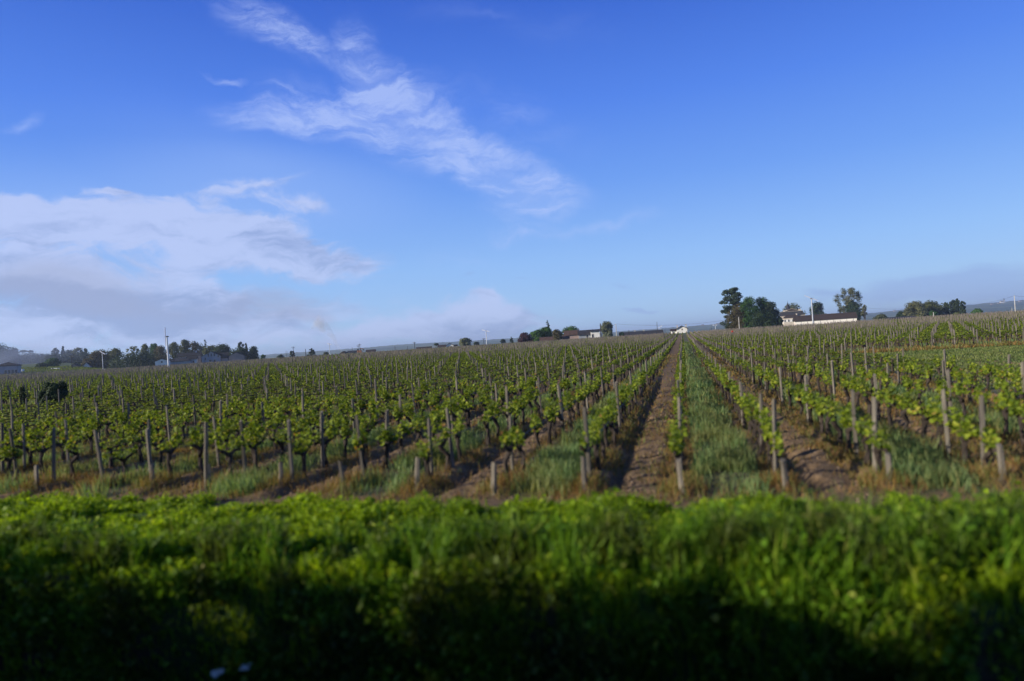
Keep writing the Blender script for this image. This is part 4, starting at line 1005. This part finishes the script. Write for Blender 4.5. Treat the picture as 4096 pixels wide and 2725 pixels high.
# left farm group
house('white_shed', 'small white gable fronted shed behind the tall wind machine', 612, 661, 1446, 1437, 380, 8, WHITEW, TILE, 'y', 'shed', 0, wins=[(.5, -.4, .7, .8)], ov=.25)
o = house('farmhouse', 'long farmhouse with dark roof and pale arched gable wall at the left', 786, 856, 1427, 1409, 420, 22, GREYW, DTILE, 'y', 'farmhouse', 0, wins=[(.2, 3.0, .7, 1.7), (.36, 5.3, .8, 1.9), (.52, 5.3, .8, 1.9), (.68, 5.3, .8, 1.9), (.88, 4.2, .7, 1.2), (.45, 1.6, 1.3, 1.4), (.68, 1.6, 1.3, 1.4)], ov=.4)
house('farm_wing', 'pink walled farm wing with two small windows under a dark roof', 706, 790, 1424, 1413, 428, 9, PINKW, DTILE, 'x', 'farm building', 0, wins=[(.17, -1.1, .9, 1.1), (.38, -1.1, .9, 1.1)], chims=[(.78, 0, 1.3)])
house('farm_annex', 'low white annex with two windows in front of the pink farm wing', 744, 776, 1437, 1425, 412, 7, WHITEW, DTILE, 'x', 'farm building', 0, wins=[(.3, 1.7, .9, 1.6), (.65, 1.7, .9, 1.6)])
house('low_barn', 'low dark roofed barn between the white shed and the farmhouse', 662, 745, 1446, 1432, 400, 9, GREYW, SLATE, 'x', 'barn', 0, hip=True)
house('gabled_barn', 'pink walled barn with a wide front gable right of the farmhouse', 902, 958, 1425, 1411, 415, 16, PINKW, DTILE, 'y', 'barn', 0, ov=.3)
house('barn_wing', 'dark roofed barn wing joining the farmhouse and the gabled barn', 858, 901, 1432, 1412, 425, 9, GREYW, DTILE, 'x', 'barn', 0, wins=[(.3, 1.6, 1.8, 1.6)])
house('grey_house', 'grey-blue house with a hipped dark roof at the left edge', -30, 45, 1464, 1450, 330, 9, GREYW, SLATE, 'x', 'house', 0, wins=[(.45, 1.5, .9, 1.8), (.6, 1.5, .9, 1.8), (.75, 1.5, .9, 1.8), (.9, 1.5, .9, 1.8)], hip=True)
house('cottage', 'small cottage with a dark roof and tan gable beside the left utility pole', 276, 300, 1466, 1456, 400, 7, PINKW, TILE, 'y', 'cottage', 0)
house('tan_cottage', 'tan walled cottage half hidden behind bushes left of the slim wind machine', 326, 346, 1462, 1452, 410, 7, CREAM, TILE, 'y', 'cottage', 0)
house('far_roof_house', 'distant house with a pale roof at the foot of the hazy wood', 122, 152, 1460, 1455, 600, 7, WHITEW, GREYW, 'x', 'house')
# trailer and van
o = empty('white_trailer', (at(241, 380), 380, float(zg(at(241, 380), 380))), 'long white box trailer parked by the trees at the left', 'trailer'); k3 = 380 / F; zt_ = top(241, 1475, 380) - o.location.z; zb_ = max(.5, zt_ - 1.5)
b = Buf(); box(b, -30 * k3, -6 * k3, -1.2, 1.2, zb_ + .4, zt_); b.obj('cab_box', SHUT, o)
b = Buf(); box(b, -5.6 * k3, 30 * k3, -1.2, 1.2, zb_, zt_ - .15); b.obj('cargo_box', CREAM, o)
for x in (-24, 18, 24):
    b = Buf(); tube(b, [(x * k3, -1.25, .5), (x * k3, -.9, .5)], [.5, .5], 10); b.obj('wheel', DARKM, o)
o = empty('white_van', (at(79, 360), 360, float(zg(at(79, 360), 360))), 'small white and pale blue van parked right of the grey house', 'van')
b = Buf(); V = []
for y in (-.9, .9): V += [(-1.9, y, .35), (1.9, y, .35), (1.9, y, 1.75), (-.6, y, 1.8), (-1.1, y, 1.15), (-1.9, y, 1.0)]
b.add(V, [(0, 1, 2, 3, 4, 5), (11, 10, 9, 8, 7, 6)]); b.add(V, [(i, (i + 6), (i + 1) % 6 + 6, (i + 1) % 6) for i in range(6)]); b.obj('body', SHUT, o)
b = Buf(); box(b, -.95, -.1, -.93, -.9, 1.15, 1.6); b.obj('window', GLASS, o)
for x in (-1.2, 1.2):
    b = Buf(); tube(b, [(x, -.95, .33), (x, -.7, .33)], [.33, .33], 10); b.obj('wheel', DARKM, o)

# centre skyline
o = house('low_workshop', 'low dark workshop roof just right of the smoke column', 1388, 1423, 1409, 1404, 480, 8, GREYW, SLATE, 'x', 'workshop')
house('distant_farmhouse', 'distant brown roofed house right of the excavator', 1462, 1496, 1407, 1400, 480, 8, PINKW, TILE, 'x', 'house')
house('low_white_house', 'low white house with a long dark roof left of the two storey white house', 1664, 1722, 1396, 1389, 470, 8, WHITEW, TILE, 'x', 'house')
house('white_house', 'small white house with a pointed gable roof on the middle skyline', 1782, 1812, 1383, 1373, 460, 9, WHITEW, TILE, 'y', 'house', wins=[(.35, -1, .9, 1.1), (.65, -1, .9, 1.1)])
house('white_house_wing', 'low wing of the pointed white house, on its left', 1751, 1781, 1388, 1381, 462, 7, WHITEW, TILE, 'x', 'house')
house('small_annex', 'tiny dark roofed annex right of the pointed white house', 1812, 1826, 1384, 1380, 462, 6, WHITEW, TILE, 'x', 'annex')
# farm right of the purple tree
house('brown_roof_house', 'farmhouse with a worn brown tiled roof behind the bronze tree', 2262, 2317, 1339, 1323, 340, 8, PINKW, TILER, 'x', 'farmhouse')
house('dark_roof_house', 'house with a black roof and chimney beside the brown roofed one', 2318, 2366, 1339, 1322, 338, 8, GREYW, SLATE, 'x', 'house', wins=[(.7, 1.8, .9, 1.6)])
house('white_wall_house', 'dark roofed house with a bright white upper wall by the tall pole', 2367, 2402, 1326, 1319, 336, 8, WHITEW, SLATE, 'x', 'house', wins=[(.2, 1.7, .8, 1.6)])
house('red_roof_shed', 'low shed with a reddish tiled roof behind the post tops', 2163, 2212, 1362, 1350, 320, 6, PINKW, TILER, 'x', 'shed')
house('lean_to_shed', 'low lean-to with brown tiles in front of the brown roofed farmhouse', 2250, 2276, 1354, 1342, 322, 5, PINKW, TILER, 'x', 'shed')
o = house('long_low_building', 'long low building with a dark roof in front of the dark pole', 2484, 2654, 1339, 1325.5, 430, 9, GREYW, SLATE, 'x', 'building', chims=[(.36, 0, .9), (.57, 0, .9)])
house('white_gable_house', 'small white gable fronted house with dark roof beside the green lane end', 2714, 2754, 1315, 1304, 400, 9, WHITEW, TILE, 'y', 'house', chims=[(.1, 0, .6), (.95, 0, .8)], wins=[(.5, -.4, .6, .7)], ov=.6)
house('gable_house_lean_to', 'sloping low wing left of the white gable fronted house', 2690, 2713, 1324, 1317, 403, 7, WHITEW, TILE, 'x', 'house')
house('dark_roof_barn', 'very long low dark roof left of the plane trees on the right', 3577, 3667, 1275, 1267, 430, 9, GREYW, SLATE, 'x', 'barn')
o = empty('dirt_heap', (at(1376, 470), 470, 0), 'dark conical heap at the foot of the smoke column', 'heap'); r = np.random.default_rng(5); b = Buf()
hh = top(1376, 1405, 470); ring = []
for j, (q, z) in enumerate(((3.4, 0), (2.9, hh * .45), (1.8, hh * .8), (.5, hh))):
    ring += [(q * (1 + .2 * r.random()) * math.cos(a_), q * (1 + .2 * r.random()) * math.sin(a_), z) for a_ in np.linspace(0, 2 * math.pi, 10, False)]
b.add(ring, [(i * 10 + j, i * 10 + (j + 1) % 10, i * 10 + 10 + (j + 1) % 10, i * 10 + 10 + j) for i in range(3) for j in range(10)]); b.add(ring[-10:], [list(range(10))]); b.obj('pile', BARK, o)
# excavator
D = 470; o = empty('excavator', (at(1440, D), D, 0), 'excavator with its bent orange-brown arm raised on the skyline', 'excavator'); k4 = D / F; YEL = plain('worn_orange_paint', (.30, .13, .05), .2, 2, .5); zb = top(1440, 1407, D)
b = Buf(); box(b, -1.8, 1.2, -1.2, 1.2, zb - 1.0, zb + .9); b.obj('body', YEL, o)
b = Buf(); box(b, -1.7, -.6, -1.1, 0, zb + .9, zb + 1.9); b.obj('cab', GLASS, o)
b = Buf(); tube(b, [(.6, -.5, zb + .5), (.2, -.5, zb + 2.6)], [.3, .25], 6); tube(b, [(.2, -.5, zb + 2.5), (2.6, -.5, zb + 1.6)], [.24, .16], 6); b.obj('arm', YEL, o)
b = Buf(); box(b, 2.3, 3.0, -.9, -.1, zb + .6, zb + 1.6); b.obj('bucket', DARKM, o)
b = Buf(); box(b, -2.0, 1.6, -1.5, 1.5, -.1, zb - 1.0); b.obj('tracks', DARKM, o)
# small red box on a post
o = empty('red_box', (at(2928, 150), 150, 0), 'small red box on a thin stand among the far posts', 'box'); b = Buf(); z_ = top(2928, 1326, 150); box(b, -.17, .17, -.12, .12, z_ - .2, z_ + .16); b.obj('case', REDP, o)
b = Buf(); tube(b, [(0, 0, -.1), (0, 0, z_ - .2)], [.05, .05], 6); b.obj('stand', DARKM, o)


# ------------------------------------------------------------------ wind machines, poles, lines
def wind_machine(label, px, yb, ytop_, D, w_px, b0, b1, g=None):
    X = at(px, D); gz_ = float(zg(X, D)); zt = top(px, ytop_, D) - gz_; o = empty('wind_machine', (X, D, gz_), label, 'wind machine', 'frost fans around the vineyard'); r0 = w_px / F * D / 2
    b = Buf(); tube(b, [(0, 0, -.3), (0, 0, 1.2), (0, 0, zt * .6), (0, 0, zt)], [r0 * 1.15, r0 * 1.1, r0, r0 * .85], 14); b.obj('mast', METAL, o, smooth=False)
    b = Buf(); box(b, -r0 * 1.5, r0 * 1.5, -r0 * 1.5, r0 * 1.5, zt, zt + r0 * 1.1); b.obj('gearbox', DARKM, o)
    b = Buf(); box(b, -.5, .5, -.5, .5, -.3, .9); b.obj('engine_housing', METAL, o)
    p0 = np.array([at(b0[0], D - 1) - X, -r0 * 2.2, top(b0[0], b0[1], D) - gz_]); p1 = np.array([at(b1[0], D - 1) - X, -r0 * 2.2, top(b1[0], b1[1], D) - gz_]); mid = (p0 + p1) / 2
    d = p1 - p0; ln = np.linalg.norm(d); d /= ln; nz_ = np.array([-d[2], 0, d[0]]); 
    for e_ in (p0, p1):
        b = Buf(); wv = .19; V = []
        for q, ww in ((.03, .45), (.25, 1.0), (.8, .85), (1.0, .55)):
            c = mid + (e_ - mid) * q
            for (a_, c_) in ((-1, 0), (0, -.3), (1, 0), (0, .3)): V.append(c + nz_ * a_ * wv * ww + np.array([0, 1, 0]) * (c_ * wv * .6 + a_ * .05))
        b.add(V, [(i * 4 + j, i * 4 + (j + 1) % 4, i * 4 + 4 + (j + 1) % 4, i * 4 + 4 + j) for i in range(3) for j in range(4)]); b.add(V, [(3, 2, 1, 0), (12, 13, 14, 15)]); b.obj('blade', WPAINT, o)
    b = Buf(); tube(b, [(mid[0], -r0 * 2.6, mid[2]), (mid[0], r0, zt + r0 * .5)], [.16, .2], 8); b.obj('hub', METAL, o)
    return o
wind_machine('tall pale wind machine standing in front of the long barn roof', 3252, 1303, 1195, 262, 5.2, (3226, 1182), (3281, 1203))
wind_machine('tall wind machine with a vertical blade in front of the left farm', 674, 1459, 1348, 255, 7.0, (667.5, 1310), (666, 1384))
wind_machine('slim white wind machine against the brown trees at the left', 412, 1470, 1412, 330, 2.2, (399, 1405), (420, 1417.5))
wind_machine('slim wind machine left of the smoke column', 1320, 1416, 1376.5, 330, 2.4, (1310, 1375), (1326, 1378.5))
wind_machine('white bladed wind machine left of the purple tree and small conifer', 1947, 1379, 1324, 300, 3.2, (1930, 1320), (1961, 1326.5))
wind_machine('distant wind machine behind the long low dark roof', 2643, 1322, 1309, 450, 1.6, (2635, 1313), (2651, 1303))
wind_machine('distant wind machine with level blades left of the tall pine grove', 2862, 1322, 1302, 400, 1.8, (2852, 1301), (2871, 1300.5))


def pole(label, px, ytop_, D, m, cross=False, rr=.13, name='utility_pole'):
    X = at(px, D); gz_ = float(zg(X, D)); zt = top(px, ytop_, D) - gz_; o = empty(name, (X, D, gz_), label, 'pole', 'poles along the skyline')
    b = Buf(); tube(b, [(0, 0, -.3), (0, 0, zt * .5), (0, 0, zt)], [rr * 1.25, rr * 1.1, rr * .9], 7); b.obj('mast', m, o)
    if cross:
        b = Buf(); box(b, -1.1, 1.1, -.12, .0 - .0, zt - .62, zt - .42); box(b, -.7, .7, -.12, -.0, zt - 1.15, zt - 1.0); b.obj('crossarm', m, o)
        for x in (-.95, 0.5, .95):
            b = Buf(); tube(b, [(x, -.06, zt - .42), (x, -.06, zt - .2)], [.06, .04], 5); b.obj('insulator', SHUT, o)
    return (X, D, gz_ + zt)
PD = woodmat('creosoted_pole', (.02, .018, .016), (.04, .036, .03), (.07, .06, .055))
A = pole('pale concrete pole left of the long low dark roof', 2466, 1296, 330, CONC, rr=.17)
Bp = pole('dark pole rising out of the long low dark roof', 2630, 1288, 400, PD)
Cp = pole('dark thick pole beside the white walled farm house', 2404, 1294, 330, PD, rr=.24)
Dp = pole('pale pole in front of the grove, right of the tall pine', 2957, 1268, 260, CONC, rr=.13)
Ep = pole('dark pole at the right end of the long barn', 3462, 1231, 440, PD, rr=.2)
Fp = pole('tall pale pole near the right edge carrying a cable', 4061, 1183, 300, CONC, rr=.16)
pole('short pale pole in front of the plane trees', 3734, 1249, 300, CONC, rr=.13)
pole('short dark post in front of the cypress', 3804, 1252, 340, PD, rr=.10)
pole('short white pole left of the tall pale pole at the right edge', 4048, 1231, 420, CONC, rr=.12)
pole('utility pole with crossarm in front of the hazy left wood', 289, 1423, 370, PD, True, .16)
pole('utility pole with crossarm left of the black cedar', 1175, 1386, 430, PD, True)
pole('thin short pole, left one of two close together on the left skyline', 1145, 1403, 470, PD, rr=.11)
pole('thin short pole, right one of two close together on the left skyline', 1152, 1406, 480, PD, rr=.10)
pole('utility pole just left of the dark layered cedar', 1223, 1396, 450, PD, False, .2)
pole('thin pole between the smoke column and the excavator', 1409, 1390, 480, PD, rr=.11)
pole('shorter crossarm pole, left one beside the excavator', 1434, 1381, 450, PD, True)
pole('taller crossarm pole, right one beside the excavator', 1440, 1375, 455, PD, True)
pole('pointed pole alone on the middle skyline', 1580, 1384, 470, PD, rr=.15)
pole('tall crossarm pole left of the low white house', 1659, 1368, 440, PD, True, .16)
pole('thin pole close to the left of the tall crossarm pole', 1630, 1384, 480, PD, rr=.1)
pole('crossarm pole between the pale rounded tree and the wind machine', 1936, 1352, 430, PD, True)
pole('short dark pole on the long low dark roof skyline', 2516, 1320, 420, PD, rr=.11)
pole('short dark pole left of the distant level bladed wind machine', 2845, 1308, 420, PD, rr=.12)
pole('thin dark pole just right of the long low dark roof', 2660, 1318, 440, PD, rr=.11)
CAB = plain('cable', (.06, .06, .065), .1, 5, .6)
def line(label, p, q, sag, rr=.035):
    b = Buf(); p = np.array(p); q = np.array(q); ts = np.linspace(0, 1, 14); pts = [p + (q - p) * t - np.array([0, 0, sag * 4 * t * (1 - t)]) for t in ts]
    tube(b, pts, [rr] * 14, 4, cap=False); tag(b.obj('power_line', CAB), label, 'cable', 'cables between the poles')
def tp(px, py, D): return (at(px, D), D, top(px, py, D))
line('upper cable from the pale concrete pole to the tall pine', tuple(A), tp(2915, 1279, 345), 1.6)
line('lower cable passing the dark pole towards the tall pine', tp(2630, 1308, 400), tp(2915, 1288, 346), 1.2)
line('cable sagging from the pale concrete pole to the dark thick pole', tuple(A), tp(2404, 1306, 330), 1.0)
line('cable rising from the poplars to the tall pale pole at the right', tp(3862, 1216, 470), tuple(Fp), 1.4)
line('cable leaving the tall pale pole at the right edge of the view', tuple(Fp), tp(4300, 1188, 260), .6)
line('cable from the dark pole right of the barn to the plane trees', tuple(Ep), tp(3630, 1234, 465), .7)

# ------------------------------------------------------------------ far hills and village
mh, th, bs = mat('hill_green', .95); oc = th.n('ShaderNodeTexCoord').outputs['Object']
f1 = th.noise(oc, .004, 6, .65); f2 = th.noise(th.mapping(oc, sc=(1, 1, 3)), .012, 4, .6)
cc = ramp(th, f1, [(.42, (.02, .045, .02)), (.5, (.05, .09, .03)), (.56, (.12, .15, .06))]); cc = th.mix(th.rng(f2, .55, .62), cc, (.02, .04, .018)); th.L.new(cc, bs.inputs['Base Color'])
azs = np.radians(np.linspace(-44, 44, 420)); Ds = [2600, 3100, 3700, 4300, 4900, 5600]
prof = np.interp(np.degrees(azs), [-44, -30, -20, -14, -8, -2, 4, 8, 12, 16, 20, 24, 28, 33, 37, 44], [20, 22, 16, 20, 26, 20, 22, 18, 20, 26, 30, 26, 36, 46, 52, 54])
prof = (prof + 4) * (.86 + .28 * fbm(np.degrees(azs) * .5 + 50, 0 * azs + 3, 4)) + 5 * (fbm(np.degrees(azs) * 6 + 80, 0 * azs, 3) - .5)
V = []
for i, D in enumerate(Ds):
    q = [0, .28, .55, .86, 1.0, .0][i]
    for j, a_ in enumerate(azs): V.append((D * math.tan(a_), D, -9 + q * (prof[j] + 9) + (0 if q in (0, 1.0) else 6 * (float(fbm(j * .08 + 9 * i, i * 3.1, 3)) - .5))))
n = len(azs); b = Buf(); b.add(V, [(i * n + j, i * n + j + 1, (i + 1) * n + j + 1, (i + 1) * n + j) for i in range(5) for j in range(n - 1)], a=.5)
tag(b.obj('hills', mh, smooth=True), kind='structure')
def hill_z(x, y):
    a_ = math.atan2(x, y); j = int(np.argmin(np.abs(azs - a_))); q = np.interp(y, Ds, [0, .28, .55, .86, 1.0, 0]); return -9 + q * (prof[j] + 9)
D = 4000.0
o = empty('church', (at(4012, D), D, hill_z(at(4012, D), D) - 3), 'tiny pale village church with a pointed spire on the far right hills', 'church')
b = Buf(); box(b, -14, 6, -5, 5, 0, 14); b.obj('nave', WHITEW, o); b = Buf(); box(b, 6.01, 13, -3.5, 3.5, 0, 20); t_ = b.obj('tower', WHITEW, o); b = Buf(); tube(b, [(9.5, 0, 20), (9.5, 0, 34)], [4.8, .3], 4); b.obj('spire', SLATE, t_)
b = Buf(); V = [(-14.5, -6, 13.5), (6, -6, 13.5), (6, 6, 13.5), (-14.5, 6, 13.5), (-14.5, 0, 19), (6, 0, 19)]; b.add(V, [(0, 1, 5, 4), (2, 3, 4, 5)]); b.obj('roof', TILER, o)
for i, (px, lab) in enumerate(((3970, 'tiny pale house left of the far village church'), (3998, 'tiny pale house touching the left side of the far village church'), (4082, 'tiny white house near the right edge on the far hills'), (3580, 'tiny white house on the far hills left of the spreading pine'), (2872, 'tiny pale house on the far hills right of the level bladed wind machine'), (2812, 'tiny white house on the far hills left of the level bladed wind machine'))):
    D = 3900 + 90 * i; x = at(px, D); o = empty('village_house', (x, D, hill_z(x, D) - 1), lab, 'house', 'far village houses'); walls_gable(o, 7, 5, 5, 8, PINKW, 'x', -2); roof_gable(o, 7, 5, 5, 8, TILER, 'x', .6)


# ------------------------------------------------------------------ smoke and haze
def volmat(name, c, dens, scale, aniso=.2, thr=(.35, .7), mode='sphere'):
    m = bpy.data.materials.new(name); m.use_nodes = True; t = NT(m.node_tree); m.node_tree.nodes.clear(); out = t.n('ShaderNodeOutputMaterial')
    v = t.n('ShaderNodeVolumePrincipled'); v.inputs['Color'].default_value = (*c, 1); v.inputs['Anisotropy'].default_value = aniso
    if scale:
        oc = t.n('ShaderNodeTexCoord').outputs['Object']; nz = t.noise(oc, scale, 3, .55); d = t.math('MULTIPLY', t.rng(nz, thr[0], thr[1]), dens)
        if mode == 'sphere':
            g = t.n('ShaderNodeTexGradient', gradient_type='QUADRATIC_SPHERE'); t.L.new(oc, g.inputs[0]); d = t.math('MULTIPLY', d, t.math('MULTIPLY', g.outputs['Fac'], 2.0))
        t.L.new(d, v.inputs['Density'])
    else: v.inputs['Density'].default_value = dens
    t.L.new(v.outputs[0], out.inputs['Volume']); return m
D = 470.0; b = Buf(); pts = []; rs_ = []
for (px, py, rp) in ((1367, 1408, 3.5), (1357, 1393, 5.5), (1346, 1372, 8), (1336, 1350, 11), (1322, 1328, 17), (1300, 1306, 25), (1268, 1288, 34)):
    pts.append(tp(px, py, D)); rs_.append(rp * D / F)
tube(b, pts, rs_, 14, .1); tag(b.obj('smoke_column', volmat('smoke', (.97, .97, .98), .085, .16, .1, (.30, .62), 'tube'), smooth=True), 'thin column of pale smoke rising and drifting left over the skyline', 'smoke', kind='stuff')


def ico(name, loc, sc, m, label):
    b = Buf(); V = []; n = 20; mm = 12
    for i in range(mm + 1):
        for j in range(n): a_ = 2 * math.pi * j / n; p_ = math.pi * i / mm; V.append((math.sin(p_) * math.cos(a_), math.sin(p_) * math.sin(a_), math.cos(p_)))
    b.add(V, [(i * n + j, (i + 1) * n + j, (i + 1) * n + (j + 1) % n, i * n + (j + 1) % n) for i in range(mm) for j in range(n)]); o = b.obj(name, m, smooth=True); o.location = loc; o.scale = sc
    return tag(o, label, 'smoke', kind='stuff')
sm = volmat('drifting_smoke', (.50, .60, .85), .011, 2.2, .1, (.2, .75))
ico('drifting_smoke', tp(40, 1430, 520), (75, 60, 20), sm, 'blue-grey smoke drifting low over the trees at the far left')
b = Buf(); box(b, -7000, 7000, -420, 9500, -10.5, 75); hz = b.obj('haze', volmat('haze_air', (.62, .76, 1.0), 1.5e-4, 0, .2)); tag(hz, 'pale blue air haze over the far land', 'haze', kind='stuff')
